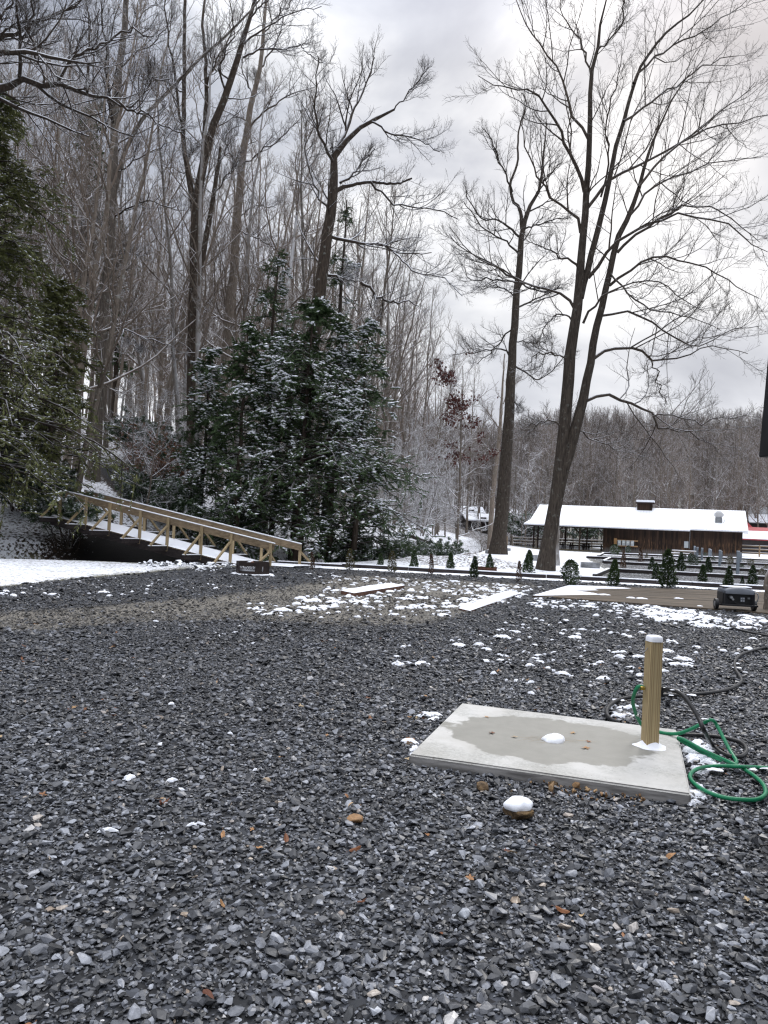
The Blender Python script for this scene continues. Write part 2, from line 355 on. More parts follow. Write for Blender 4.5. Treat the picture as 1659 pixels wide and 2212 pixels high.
# ------------------------------------------------------------------ scatter by geometry nodes (only for uncountable stuff)
def hull(n=13, sx=1, sy=1, sz=.5, seed=0, lo=.75):
    r = random.Random(seed); b = bmesh.new()
    for _ in range(n):
        v = Vector((r.gauss(0, 1), r.gauss(0, 1), r.gauss(0, 1))).normalized(); b.verts.new((v.x*sx*r.uniform(lo, 1), v.y*sy*r.uniform(lo, 1), v.z*sz*r.uniform(lo-.05, 1)))
    o = bmesh.ops.convex_hull(b, input=b.verts[:]); bmesh.ops.delete(b, geom=list({x for x in o['geom_interior'] if isinstance(x, bmesh.types.BMVert)}), context='VERTS')
    return b
def scatter(name, pts, rot, scl, idx, variants):
    col_ = bpy.data.collections.new(name+'_kinds')
    for k, me in enumerate(variants):
        ob = bpy.data.objects.new(f'{name}_kind_{k:02d}', me); col_.objects.link(ob)
    me = bpy.data.meshes.new(name); pts = np.asarray(pts, np.float32); n = len(pts); me.vertices.add(n); me.vertices.foreach_set('co', pts.ravel())
    for nm, ty, ar, f in (('rot', 'FLOAT_VECTOR', rot, 'vector'), ('scl', 'FLOAT_VECTOR', scl, 'vector'), ('idx', 'INT', idx, 'value')):
        a = me.attributes.new(nm, ty, 'POINT'); a.data.foreach_set(f, np.asarray(ar, np.int32 if ty == 'INT' else np.float32).ravel())
    for v in variants:
        for m in v.materials:
            if m and m.name not in me.materials: me.materials.append(m)
    o = link(name, me); g = bpy.data.node_groups.new(name+'_nodes', 'GeometryNodeTree')
    g.interface.new_socket('Geometry', in_out='INPUT', socket_type='NodeSocketGeometry'); g.interface.new_socket('Geometry', in_out='OUTPUT', socket_type='NodeSocketGeometry')
    gi = g.nodes.new('NodeGroupInput'); go = g.nodes.new('NodeGroupOutput'); ip = g.nodes.new('GeometryNodeInstanceOnPoints')
    ci = g.nodes.new('GeometryNodeCollectionInfo'); ci.inputs['Collection'].default_value = col_; ci.inputs['Separate Children'].default_value = True; ci.inputs['Reset Children'].default_value = True
    def na(nm, ty): q = g.nodes.new('GeometryNodeInputNamedAttribute'); q.data_type = ty; q.inputs['Name'].default_value = nm; return q.outputs['Attribute']
    g.links.new(gi.outputs[0], ip.inputs['Points']); g.links.new(ci.outputs[0], ip.inputs['Instance']); ip.inputs['Pick Instance'].default_value = True
    g.links.new(na('idx', 'INT'), ip.inputs['Instance Index'])
    er = g.nodes.new('FunctionNodeEulerToRotation'); g.links.new(na('rot', 'FLOAT_VECTOR'), er.inputs[0]); g.links.new(er.outputs[0], ip.inputs['Rotation'])
    g.links.new(na('scl', 'FLOAT_VECTOR'), ip.inputs['Scale']); g.links.new(ip.outputs[0], go.inputs[0])
    md = o.modifiers.new('scatter', 'NODES'); md.node_group = g
    return o
def bm_mesh(b, name, mat, smooth=False):
    me = bpy.data.meshes.new(name); b.to_mesh(me); b.free(); me.materials.append(mat)
    if smooth:
        for p in me.polygons: p.use_smooth = True
    return me
def m_stone(name, stops, rough=.42):
    m, nt, bs = newmat(name); rnd = nd(nt, 'ShaderNodeObjectInfo').outputs['Random']; co = coords(nt, 'Object')
    f = noise(nt, coords(nt, 'World'), 60, 4, .6); patch = noise(nt, coords(nt, 'World'), .7, 3)
    c = ramp(nt, rnd, stops); c = mix(nt, 1.0, c, ramp(nt, f, [(.3, (.7, .7, .7)), (.7, (1.35, 1.35, 1.35))]), 'MULTIPLY')
    c = mix(nt, 1.0, c, ramp(nt, patch, [(.35, (.72, .71, .72)), (.65, (1.15, 1.15, 1.17))]), 'MULTIPLY')
    yy = nd(nt, 'ShaderNodeSeparateXYZ', {0: nd(nt, 'ShaderNodeNewGeometry').outputs['Position']}).outputs[1]   # stone colour runs from paler by the slab to darker further out
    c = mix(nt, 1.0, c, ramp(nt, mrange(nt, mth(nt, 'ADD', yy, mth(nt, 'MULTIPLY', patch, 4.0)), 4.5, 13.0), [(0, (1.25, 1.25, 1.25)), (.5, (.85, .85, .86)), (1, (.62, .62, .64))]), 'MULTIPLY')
    setc(nt, bs, c, rough, bump(nt, f, .4, .004), .6); return m
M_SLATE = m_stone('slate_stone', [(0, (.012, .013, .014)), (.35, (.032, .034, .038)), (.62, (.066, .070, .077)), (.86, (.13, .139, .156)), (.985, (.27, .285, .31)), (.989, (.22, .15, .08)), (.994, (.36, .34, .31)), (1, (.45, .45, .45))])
M_TANST = m_stone('tan_stone', [(0, (.05, .045, .038)), (.5, (.13, .12, .10)), (.9, (.22, .205, .18)), (1, (.33, .31, .28))], .7)
M_OCHRE = m_stone('ochre_stone', [(0, (.10, .052, .02)), (.5, (.24, .13, .05)), (1, (.36, .24, .12))], .7)
# slab footprint
SL = [PZ(996.9, 1518.3, .075), PZ(1463, 1576, .075), PZ(1493, 1715, .075), PZ(883.5, 1629, .075)]       # back-left, back-right, front-right, front-left
def in_slab(x, y, grow=0.0):
    c = sum(SL, Vector())/4; P = [(c.x+(p.x-c.x)*(1+grow), c.y+(p.y-c.y)*(1+grow)) for p in SL]
    return inpoly(x, y, P)
DK = [G(1150, 1290), G(1700, 1331), G(1700, 1283), G(1230, 1267)]                                       # low wooden platform footprint
def in_deck(x, y): return inpoly(x, y, [(p.x, p.y) for p in DK])
stones = []
for k in range(14):
    r = random.Random(k); stones.append(bm_mesh(hull(15, 1, r.uniform(.55, .9), r.uniform(.26, .48), 100+k, .78), 'stone', M_SLATE))
for k in range(4): stones.append(bm_mesh(hull(13, 1, .75, .45, 200+k), 'stone', M_TANST))
P_, R_, S_, I_ = [], [], [], []
for (y0, y1, dens, s0) in ((1.7, 3.2, 3500, .0117), (3.2, 5.2, 2900, .0120), (5.2, 8.5, 2000, .0132), (8.5, 13, 900, .0165), (13, 19, 380, .0195), (19, 28, 130, .023)):
    wd = .58; A_ = wd*(y1*y1-y0*y0); n = int(A_*dens)
    y = np.sqrt(rng.uniform(y0*y0, y1*y1, n)); x = rng.uniform(-1, 1, n)*wd*y
    z = h(x, y); sn, tn, lt, lw = masks(x, y, z)
    keep = (sn < .3) & (~in_slab(x, y, -.01)) & (~in_deck(x, y)) & (tn*.55 < rng.random(n)) & (y < curb_y(x)-.9)
    x, y, z, tn = x[keep], y[keep], z[keep], tn[keep]; n = len(x)
    big = rng.random(n) < .11; s = s0*np.exp(rng.normal(-.02, .38, n))*np.where(big, rng.uniform(1.5, 2.3, n), 1); s = np.minimum(s, s0*3.4)
    P_.append(np.c_[x, y, z+s*.2+rng.uniform(-.1, .35, n)*s+big*.006]); R_.append(np.c_[rng.normal(0, .27, n), rng.normal(0, .27, n), rng.uniform(0, 6.28, n)])
    S_.append(np.repeat(s[:, None], 3, 1)); I_.append(np.where(rng.random(n) < tn*.8, 14+rng.integers(0, 4, n), rng.integers(0, 14, n)))
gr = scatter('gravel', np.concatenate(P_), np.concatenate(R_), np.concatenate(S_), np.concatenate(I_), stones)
tag(gr, 'loose dark blue grey crushed stone covering the yard', None, kind='stuff')
print('stones', sum(len(p) for p in P_))

# snow left lying in small lumps on the stones
def lump(seed, flat=.28, n=26, rings=5):
    r = np.random.default_rng(seed); a = np.arange(n)*2*PI/n; ph = r.uniform(0, 6.28, 5); am = r.uniform(.05, .2, 5)
    rad = 1+sum(am[k]*np.sin((k+2)*a+ph[k]) for k in range(5)); V = [(0, 0, flat)]
    for q in range(1, rings+1):
        t = q/rings; zz = flat*(1-t**2.6)-(.05 if q == rings else 0); V += [(math.cos(b)*rr*t, math.sin(b)*rr*t*.8, zz*(1+.15*math.sin(3*b+ph[0]+q))) for b, rr in zip(a, rad)]
    bm = bmesh.new(); vs = [bm.verts.new(v) for v in V]
    for j in range(n): bm.faces.new((vs[0], vs[1+j], vs[1+(j+1) % n]))
    for q in range(rings-1):
        for j in range(n): A = 1+q*n; B = A+n; bm.faces.new((vs[A+j], vs[B+j], vs[B+(j+1) % n], vs[A+(j+1) % n]))
    return bm_mesh(bm, 'snow_lump', MS, True)
lumps = [lump(40+k, .22+.03*(k % 4)) for k in range(10)]
SPOTS = [  # polygon in the photo, how many, size of a lump in m
 ([(690, 1268), (900, 1262), (1180, 1268), (1120, 1292), (990, 1312), (820, 1318), (700, 1300)], 240, .095),
 ([(640, 1290), (760, 1282), (800, 1300), (700, 1322), (620, 1322)], 60, .12), ([(520, 1300), (700, 1310), (1000, 1310), (960, 1335), (560, 1335)], 70, .09),
 ([(990, 1296), (1120, 1262), (1160, 1268), (1110, 1300), (1000, 1320)], 90, .11), ([(1120, 1290), (1400, 1300), (1659, 1338), (1659, 1350), (1500, 1342), (1150, 1312)], 200, .105),
 ([(1340, 1310), (1500, 1318), (1560, 1338), (1420, 1342)], 130, .13),
 ([(1090, 1330), (1400, 1330), (1659, 1350), (1659, 1400), (1300, 1480), (1130, 1440), (1010, 1390)], 150, .085), ([(960, 1380), (1130, 1360), (1200, 1430), (1060, 1460)], 30, .075),
 ([(1080, 1470), (1150, 1470), (1150, 1500), (1080, 1510)], 9, .07), ([(850, 1390), (950, 1400), (930, 1440), (860, 1450)], 10, .07), ([(-40, 1262), (300, 1245), (620, 1240), (640, 1262), (200, 1290), (-40, 1310)], 70, .075),
 ([(650, 1235), (1100, 1262), (1100, 1275), (700, 1262)], 110, .09), ([(300, 1320), (700, 1330), (640, 1400), (350, 1380)], 18, .05), ([(400, 1225), (520, 1212), (520, 1228), (420, 1240)], 60, .10),
 ([(880, 1590), (890, 1650), (960, 1660), (900, 1610)], 7, .05), ([(905, 1545), (955, 1545), (940, 1562), (905, 1560)], 6, .06), ([(1495, 1600), (1530, 1620), (1545, 1650), (1500, 1680)], 42, .085), ([(1500, 1690), (1540, 1720), (1490, 1745), (1480, 1740)], 16, .065),
 ([(1315, 1525), (1365, 1530), (1375, 1552), (1325, 1552)], 16, .06), ([(1560, 1645), (1640, 1650), (1630, 1668), (1550, 1668)], 7, .05), ([(850, 1500), (700, 1800), (150, 1800), (200, 1450)], 9, .04), ([(1480, 1340), (1659, 1345), (1659, 1362), (1500, 1358)], 40, .11)]
P_, R_, S_ = [], [], []
for poly, n, sz in SPOTS:
    us = [p[0] for p in poly]; vs = [p[1] for p in poly]; k = 0; tries = 0
    while k < n and tries < n*30:
        tries += 1; u = random.uniform(min(us), max(us)); v = random.uniform(min(vs), max(vs))
        if not inpoly(np.array([u]), np.array([v]), poly)[0]: continue
        p = PZ(u, v, 0)
        if in_deck(np.array([p.x]), np.array([p.y]))[0] or in_slab(np.array([p.x]), np.array([p.y]))[0]: continue
        s = sz*math.exp(random.gauss(-.25, .5)); s = .62*min(s, sz*2.2); k += 1
        P_.append((p.x, p.y, H(p.x, p.y)+.008)); R_.append((0, 0, random.gauss(0, .5))); S_.append((s*random.uniform(.9, 1.3), s*random.uniform(.6, .9), s*random.uniform(.8, 1.2)+.03))
sc_ = scatter('snow_patches', P_, R_, S_, rng.integers(0, 10, len(P_)), lumps); tag(sc_, 'melting scraps of snow left lying on the dark gravel', None, kind='stuff')

# fallen leaves on the gravel
m_lf, nt, bs = newmat('dry_leaf'); rnd = nd(nt, 'ShaderNodeObjectInfo').outputs['Random']
setc(nt, bs, ramp(nt, rnd, [(0, (.07, .02, .012)), (.4, (.20, .08, .03)), (.75, (.36, .2, .09)), (1, (.45, .36, .22))]), .6)
def leaf(seed):
    r = random.Random(seed); n = 20; pts = []
    for k in range(n):
        a = 2*PI*k/n; rad = .62+.38*math.cos(a*5)*(1 if k % 2 else .8) if seed % 2 else .75; pts.append((math.cos(a)*rad, math.sin(a)*rad*(.7 if seed % 2 else .38), .12*math.cos(a*2+seed)+r.uniform(-.04, .04)))
    b = bmesh.new(); c = b.verts.new((0, 0, 0)); vs = [b.verts.new(p) for p in pts]
    for k in range(n): b.faces.new((c, vs[k], vs[(k+1) % n]))
    e_ = b.verts.new((1.15, 0, .1)); f = b.verts.new((1.15, .05, .1)); b.faces.new((vs[0], e_, f))
    return bm_mesh(b, 'leaf', m_lf)
y = np.sqrt(rng.uniform(2.0, 11.5**2, 130)); x = rng.uniform(-.55, .6, 130)*y
extra = [PZ(u+random.gauss(0, 9), v+random.gauss(0, 5), 0) for u, v, n in ((885, 1605, 7), (1330, 1560, 5), (350, 1740, 4), (160, 1535, 3), (1560, 1622, 3), (760, 1745, 3), (900, 1555, 4), (1100, 1845, 3)) for _ in range(n)]
x = np.r_[x, [p.x for p in extra]]; y = np.r_[y, [p.y for p in extra]]; k_ = ~in_slab(x, y, .02); x, y = x[k_], y[k_]; n = len(x)
sz = rng.uniform(.018, .045, n)
lv = scatter('fallen_leaves', np.c_[x, y, h(x, y)+.022], np.c_[rng.normal(0, .35, n), rng.normal(0, .35, n), rng.uniform(0, 6.3, n)], np.repeat(sz[:, None], 3, 1), rng.integers(0, 6, n), [leaf(k) for k in range(6)])
tag(lv, 'dry brown and orange leaves strewn on the gravel', None, kind='stuff')
# ochre pebbles along the slab
us = [(rng.uniform(1180, 1390), 0) for _ in range(110)]
pp = []
for u, _ in us:
    v = 1672+(u-1180)*.165+abs(random.gauss(0, 12))+15; pp.append(PZ(u, v, 0))
for _ in range(16): pp.append(PZ(random.gauss(1230, 30), random.gauss(1703, 6), 0))
x = np.array([p.x for p in pp]); y = np.array([p.y for p in pp]); n = len(x); s = .0125*np.exp(rng.normal(0, .45, n))
op = scatter('ochre_pebbles', np.c_[x, y, s*.6+.012], rng.uniform(-3, 3, (n, 3)), np.repeat(s[:, None], 3, 1), rng.integers(0, 4, n), [bm_mesh(hull(14, 1, .8, .6, 300+k), 'pebble', M_OCHRE) for k in range(4)])
tag(op, 'rusty orange pebbles strewn along the near edge of the slab', None, kind='stuff')
# ------------------------------------------------------------------ bark, needles, leaves
B_DARK = m_bark('bark_dark', (.020, .016, .013), (.085, .068, .055), .95, lichen=.25)
B_LAWN = m_bark('bark_lawn_tree', (.022, .018, .015), (.10, .083, .068), .8, thr=(.5, .9), lichen=.12)
B_GREY = m_bark('bark_grey', (.095, .080, .068), (.26, .225, .19), .95, lichen=.35)
B_TWIG = m_bark('bark_twig', (.095, .078, .065), (.245, .205, .172), .85, thr=(.25, .8))
B_FAR = m_bark('bark_far', (.10, .084, .074), (.20, .168, .148), .8, thr=(.3, .85))
B_PALE = m_bark('bark_pale', (.09, .08, .07), (.24, .215, .19), 1.0, thr=(.0, .4), lichen=.5)
def m_leafy(name, stops, rough=.6, snow=0.0, sc=9):
    m, nt, bs = newmat(name); f = noise(nt, coords(nt, 'World'), sc, 4, .7); c = ramp(nt, f, stops)
    if snow:
        q = mrange(nt, noise(nt, coords(nt, 'World'), 3.3, 4, .6), .5, .62); c = mix(nt, mth(nt, 'MULTIPLY', mth(nt, 'MULTIPLY', upness(nt, .35, .7), q), snow), c, SNOW)
    setc(nt, bs, c, rough, None, .25); return m
M_HEM = m_leafy('hemlock_needles', [(.3, (.018, .034, .018)), (.5, (.06, .10, .038)), (.72, (.11, .155, .075))], .65)
B_HEM = m_bark('hemlock_bark', (.020, .016, .013), (.07, .055, .045), .35, thr=(.4, .9))
M_HEMO = m_leafy('hemlock_needles_olive', [(.3, (.045, .056, .020)), (.5, (.14, .152, .056)), (.72, (.20, .215, .085))], .65)
M_RHO = m_leafy('rhododendron_leaf', [(.3, (.016, .032, .016)), (.55, (.055, .09, .04)), (.75, (.13, .17, .085))], .4, .8)
M_BRN = m_leafy('brown_leaf', [(.3, (.07, .03, .018)), (.55, (.22, .11, .06)), (.75, (.38, .25, .15))], .7, .5, 6)
M_RED = m_leafy('red_oak_leaf', [(.3, (.035, .012, .010)), (.55, (.095, .030, .024)), (.75, (.15, .06, .048))], .7)
M_ARB = m_leafy('arborvitae_green', [(.3, (.012, .024, .010)), (.5, (.035, .06, .02)), (.75, (.085, .12, .045))], .7, .0, 20)
M_ARY = m_leafy('arborvitae_yellow', [(.3, (.04, .035, .014)), (.5, (.10, .09, .035)), (.75, (.2, .17, .08))], .7, .0, 20)
M_ARR = m_leafy('arborvitae_dead', [(.3, (.05, .028, .018)), (.5, (.12, .07, .045)), (.75, (.2, .13, .085))], .7, .0, 20)

def limb_arrays(lines, n):            # list of rows (x,y,z,r) resampled to n points
    A = np.stack([smoothline(l, n) for l in lines]); return A[..., :3], np.maximum(A[..., 3], .004)
def jitter(P, amp):
    M, n, _ = P.shape; f = np.linspace(0, 1, n)[None, :, None]; return P+rng.normal(size=P.shape)*amp*np.sqrt(f)
def branchlets(P, Rr, plan):
    """plan: list of spawn kwargs; returns groups for all levels below P"""
    out = []; cur = (P, Rr)
    for kw in plan:
        kw = dict(kw); sides = kw.pop('sides', 3); q = spawn(cur[0], cur[1], **kw); out.append((q[0], q[1], sides)); cur = q
    return out
TWIG = [dict(K=11, n=8, ratio=.58, ang=(28, 52), up=.08, wig=.12, t0=.15, rr=.6, rmin=.010, Lmin=.5, sides=4),
        dict(K=8, n=6, ratio=.52, ang=(28, 55), up=.07, wig=.13, t0=.15, rr=.6, rmin=.0065, Lmin=.35),
        dict(K=6, n=4, ratio=.55, ang=(25, 55), up=.05, wig=.14, t0=.15, rr=.7, rmin=.0050, Lmin=.22)]
# ---- big trees, their limbs surveyed from the photograph and spread in depth
def hero(name, label, group, Y0, trunks, limbs, mats, plan=TWIG, seed=1, cat='tree', spread=.55):
    r = random.Random(seed)
    base = Vector(D(trunks[0][0][0], trunks[0][0][1], Y0)); base.z = H(base.x, Y0)
    t = thing(name, label, cat, base, (0, 0, 0), group)
    def conv(line, dy0, slope, trunk=False):
        rows = []; u0, v0 = line[0][:2]; n = len(line)
        for i, p in enumerate(line):
            ln = math.hypot(p[0]-u0, p[1]-v0)/FPX*Y0; y = Y0+dy0+slope*ln; q = D(p[0], p[1], y); rows.append((q.x, q.y, q.z, p[2]/2/FPX*y))
        return rows
    T = []; tk = []
    for k, l in enumerate(trunks):
        rows = conv(l[1:] if isinstance(l[0], str) else l, 0 if k == 0 else r.uniform(-.1, .1), 0 if k == 0 else r.uniform(-.12, .12), True)
        if k == 0: x, y, z, rad = rows[0]; rows[0] = (x, y, min(z, base.z)-.15, rad)
        tk.append(rows)
    TP, TR = limb_arrays(tk, 26)
    if Y0 < 60:                       # root flare
        z = TP[0, :, 2]-base.z; TR[0] *= 1+.25*np.exp(-np.clip(z, 0, 9)/.35)
    TP = TP.copy(); TP[:, 1:-1] += rng.normal(size=TP[:, 1:-1].shape)*.02
    V, F = tubes([(TP-np.array(base), TR, 14)]); link('trunk', npmesh('trunk', V, F, True, [mats[0]]), t)
    if limbs:
        lk = []
        for k, l in enumerate(limbs):
            # start on the trunk: depth of the nearest trunk point
            sl = r.choice((-1, 1))*r.uniform(.15, spread); rows = conv(l, 0, sl); lk.append(rows)
        LP, LR = limb_arrays(lk, 14); LP[:, 1:] += rng.normal(size=LP[:, 1:].shape)*.05
        gl = [(LP, LR, 8)]+branchlets(LP, LR, plan)
        gl += branchlets(TP[:, 12:], TR[:, 12:]*.5, [dict(K=5, n=8, ratio=.28, ang=(35, 65), up=.08, wig=.12, t0=.1, rr=.5, rmin=.012, Lmin=1.2, Lmax=5.5, sides=5), dict(plan[-2], K=6), dict(plan[-1], K=4)])
        V, F = tubes([(p-np.array(base), q, s) for p, q, s in gl]); link('crown', npmesh('crown', V, F, True, [mats[1]]), t)
    return t
c6 = lambda l: [(823+.5458*x, .5458*y, w_*.475) for x, y, w_ in l]
c5 = lambda l: [(.4961*x, .4961*y, w_*.52) for x, y, w_ in l]
def tp(pts, w0, w1): n = len(pts); return [(x, y, w0+(w1-w0)*i/(n-1)) for i, (x, y) in enumerate(pts)]
# the great twin-stemmed tree in front of the barn
hero('bare_tree', 'tallest bare tree with two dark rising stems in front of the barn', 'large bare trees on the lawn', G(1180, 1231).y,
 [c6([(650, 2255, 78), (668, 2120, 66), (690, 2000, 60), (712, 1800, 54), (730, 1640, 54), (745, 1450, 52), (765, 1300, 46), (785, 1150, 42), (797, 1000, 34), (805, 870, 32), (817, 700, 27), (825, 520, 23), (832, 330, 19), (850, 200, 15), (880, 50, 9), (900, -90, 4)]),
  c6([(700, 2010, 34), (725, 1860, 46), (755, 1760, 50), (790, 1620, 46), (820, 1480, 38), (845, 1340, 34), (875, 1200, 30), (905, 1080, 28), (935, 950, 26), (985, 850, 22), (1020, 740, 18), (1055, 620, 14), (1090, 520, 10), (1150, 400, 7), (1230, 280, 4)]),
  c6(tp([(790, 1180), (830, 1020), (860, 900), (885, 800), (910, 680), (930, 580), (960, 480), (990, 370), (1020, 280), (1090, 170), (1180, 90), (1250, 30), (1330, -60)], 30, 5)),
  ],
 [c6(tp(l, a, 3)) for l, a in [
  ([(805, 760), (760, 640), (730, 560), (700, 480), (640, 400), (560, 350), (460, 345), (390, 310)], 18),
  ([(790, 920), (770, 850), (700, 800), (640, 740), (590, 640), (560, 520), (570, 400)], 15), ([(780, 1060), (740, 1025), (700, 1010), (640, 970), (570, 965)], 12),
  ([(770, 1230), (740, 1180), (650, 1140), (550, 1110), (450, 1050), (350, 1000), (270, 900)], 15), ([(757, 1270), (720, 1245), (680, 1260), (640, 1310), (610, 1360)], 9),
  ([(747, 1420), (700, 1405), (620, 1405), (570, 1450)], 10), ([(820, 1100), (870, 1050), (930, 960), (1050, 890), (1200, 850), (1350, 880), (1450, 960), (1530, 1000)], 18),
  ([(812, 830), (870, 760), (950, 690), (1050, 640), (1200, 560), (1320, 500), (1450, 470), (1530, 450)], 17), ([(905, 1130), (960, 1090), (1050, 1030), (1150, 1020), (1280, 1060), (1400, 1130), (1500, 1180)], 14),
  ([(935, 1000), (1000, 930), (1080, 880), (1150, 840), (1280, 810), (1400, 880), (1500, 960)], 14), ([(800, 1280), (830, 1220), (880, 1170), (950, 1130), (1080, 1110), (1200, 1180), (1280, 1240)], 12),
  ([(870, 1250), (950, 1230), (1050, 1260), (1120, 1310), (1230, 1370), (1290, 1350), (1420, 1300), (1500, 1290)], 12),
  ([(840, 1420), (890, 1385), (950, 1370), (1020, 1390), (1100, 1420), (1170, 1420), (1240, 1390), (1330, 1370), (1450, 1400)], 17), ([(1060, 1410), (1090, 1470), (1105, 1530), (1130, 1590)], 7),
  ([(815, 1585), (870, 1560), (940, 1580), (1010, 1610), (1070, 1645), (1110, 1705), (1190, 1705), (1260, 1740), (1335, 1780)], 17), ([(1075, 1650), (1150, 1640), (1250, 1670), (1330, 1660), (1450, 1640)], 8),
  ([(715, 1690), (680, 1665), (610, 1680), (560, 1695)], 10), ([(760, 1660), (800, 1720), (900, 1760), (1000, 1790)], 9), ([(825, 560), (760, 460), (735, 380), (700, 280), (600, 150), (560, 60), (500, -30)], 14),
  ([(835, 330), (800, 180), (740, 90), (700, -20)], 10), ([(960, 480), (1050, 420), (1180, 330), (1300, 250), (1420, 220)], 12), ([(1000, 330), (1060, 250), (1200, 160), (1330, 80), (1450, 0)], 12),
  ([(1020, 740), (1120, 620), (1250, 520), (1380, 420), (1480, 330)], 12), ([(905, 1080), (1000, 1180), (1100, 1230), (1230, 1260), (1350, 1300)], 9), ([(850, 210), (930, 120), (960, 20), (980, -60)], 8), ([(960, 900), (1060, 760), (1180, 690), (1330, 640), (1500, 620)], 12),
  ([(870, 780), (900, 640), (890, 480), (930, 330), (960, 200)], 10)]], (B_LAWN, B_LAWN), seed=3)
hero('bare_tree', 'tall straight bare tree rising from the snowy lawn beside grey planter rings', 'large bare trees on the lawn', G(1075, 1197).y,
 [c6([(462, 2192, 78), (472, 2100, 66), (480, 2000, 62), (495, 1800, 54), (510, 1600, 46), (520, 1400, 38), (535, 1200, 33), (548, 1050, 29), (557, 930, 25), (575, 850, 20), (600, 800, 16), (630, 740, 13), (645, 600, 9), (655, 480, 4)]),
  c6(tp([(557, 905), (550, 830), (522, 790), (512, 730), (540, 640), (545, 520), (575, 420), (560, 370)], 17, 4))],
 [c6(tp(l, a, 3)) for l, a in [
  ([(552, 940), (500, 890), (450, 870), (400, 865), (350, 800), (335, 750)], 11), ([(548, 1010), (500, 960), (430, 920), (370, 860), (325, 790)], 10), ([(545, 1110), (480, 1070), (420, 1030), (330, 990), (270, 930)], 11),
  ([(542, 1125), (470, 1105), (400, 1110), (350, 1100), (320, 1040)], 9), ([(537, 1175), (480, 1140), (440, 1130), (400, 1150)], 8), ([(570, 905), (620, 890), (680, 870), (750, 860)], 9), ([(550, 1120), (620, 1150), (680, 1150), (740, 1120)], 9),
  ([(545, 1215), (600, 1190), (660, 1160), (720, 1130)], 9), ([(525, 1290), (480, 1340), (440, 1390), (380, 1440)], 8), ([(517, 1430), (490, 1390), (440, 1380), (380, 1390), (270, 1405)], 10), ([(525, 1445), (570, 1470), (620, 1505), (680, 1460), (730, 1410)], 9),
  ([(530, 1350), (600, 1355), (660, 1350)], 6), ([(515, 1580), (535, 1600), (545, 1640)], 6), ([(600, 800), (660, 700), (720, 640)], 9), ([(520, 760), (470, 640), (440, 560), (400, 500)], 9), ([(575, 850), (640, 810), (700, 780), (760, 700)], 8)]],
 (B_LAWN, B_LAWN), seed=5)
hero('bare_tree', 'slim grey tree standing close behind the straight tree on the lawn', 'large bare trees on the lawn', G(1062, 1186).y+4,
 [c6([(430, 2170, 26), (440, 2000, 22), (455, 1850, 19), (470, 1700, 15), (480, 1550, 10), (490, 1400, 5)])], [c6(tp([(470, 1700), (430, 1640), (400, 1600)], 7, 3)), c6(tp([(475, 1600), (520, 1530), (560, 1500)], 6, 3)), c6(tp([(455, 1800), (400, 1760), (350, 1750)], 6, 3))], (B_GREY, B_TWIG), seed=8)
hero('bare_tree', 'snow-spattered lichen covered stub of a trunk just behind the tallest tree', 'large bare trees on the lawn', G(1200, 1222).y+.5,
 [[(1197, 1224, 21), (1199, 1160, 18), (1203, 1080, 15), (1209, 1000, 12), (1214, 930, 9), (1220, 860, 4)]], [[(1209, 1000, 4), (1222, 960, 3), (1240, 930, 2)], [(1203, 1080, 4), (1190, 1040, 3), (1170, 1010, 2)]], (B_PALE, B_TWIG), seed=9)
# trees of the wood edge
hero('bare_tree', 'dark many-stemmed tree rising above the hemlocks', 'trees at the edge of the wood', 41,
 [c5([(838, 2190, 50), (838, 1700, 46), (840, 1500, 44), (848, 1200, 44), (850, 1000, 42), (868, 800, 36), (905, 620, 32), (950, 500, 30), (1010, 330, 26), (1050, 200, 22), (1085, 90, 17), (1120, -40, 12), (1170, -200, 6)]),
  c5(tp([(850, 1010), (840, 880), (815, 720), (800, 600), (802, 300), (805, 0), (815, -160)], 30, 9)), c5(tp([(852, 1000), (860, 850), (885, 640), (900, 400), (890, 200), (880, 100), (900, -60)], 24, 8)),
  c5(tp([(855, 1240), (890, 1080), (930, 850), (955, 700), (960, 640)], 28, 10))],
 [c5(tp(l, a, 3)) for l, a in [([(800, 600), (770, 420), (740, 200), (720, 60), (740, -60)], 13), ([(1060, 250), (1120, 210), (1200, 215), (1300, 200), (1350, 185)], 10), ([(1300, 190), (1350, 240), (1410, 280)], 5),
  ([(1050, 200), (1150, 130), (1260, 60), (1400, 30)], 9), ([(900, 400), (930, 280), (1000, 180), (1060, 40)], 10), ([(955, 700), (1040, 560)], 6), ([(980, 420), (960, 300), (1010, 130), (1000, -30)], 10), ([(820, 700), (850, 640)], 5), ([(1000, 350), (930, 280), (900, 120)], 8),
  ([(930, 850), (990, 760), (1050, 700)], 6), ([(802, 400), (700, 350), (620, 370)], 7), ([(1085, 90), (1180, -20), (1260, -100)], 8), ([(868, 800), (780, 740), (700, 720)], 6)]], (B_DARK, B_DARK), seed=11)
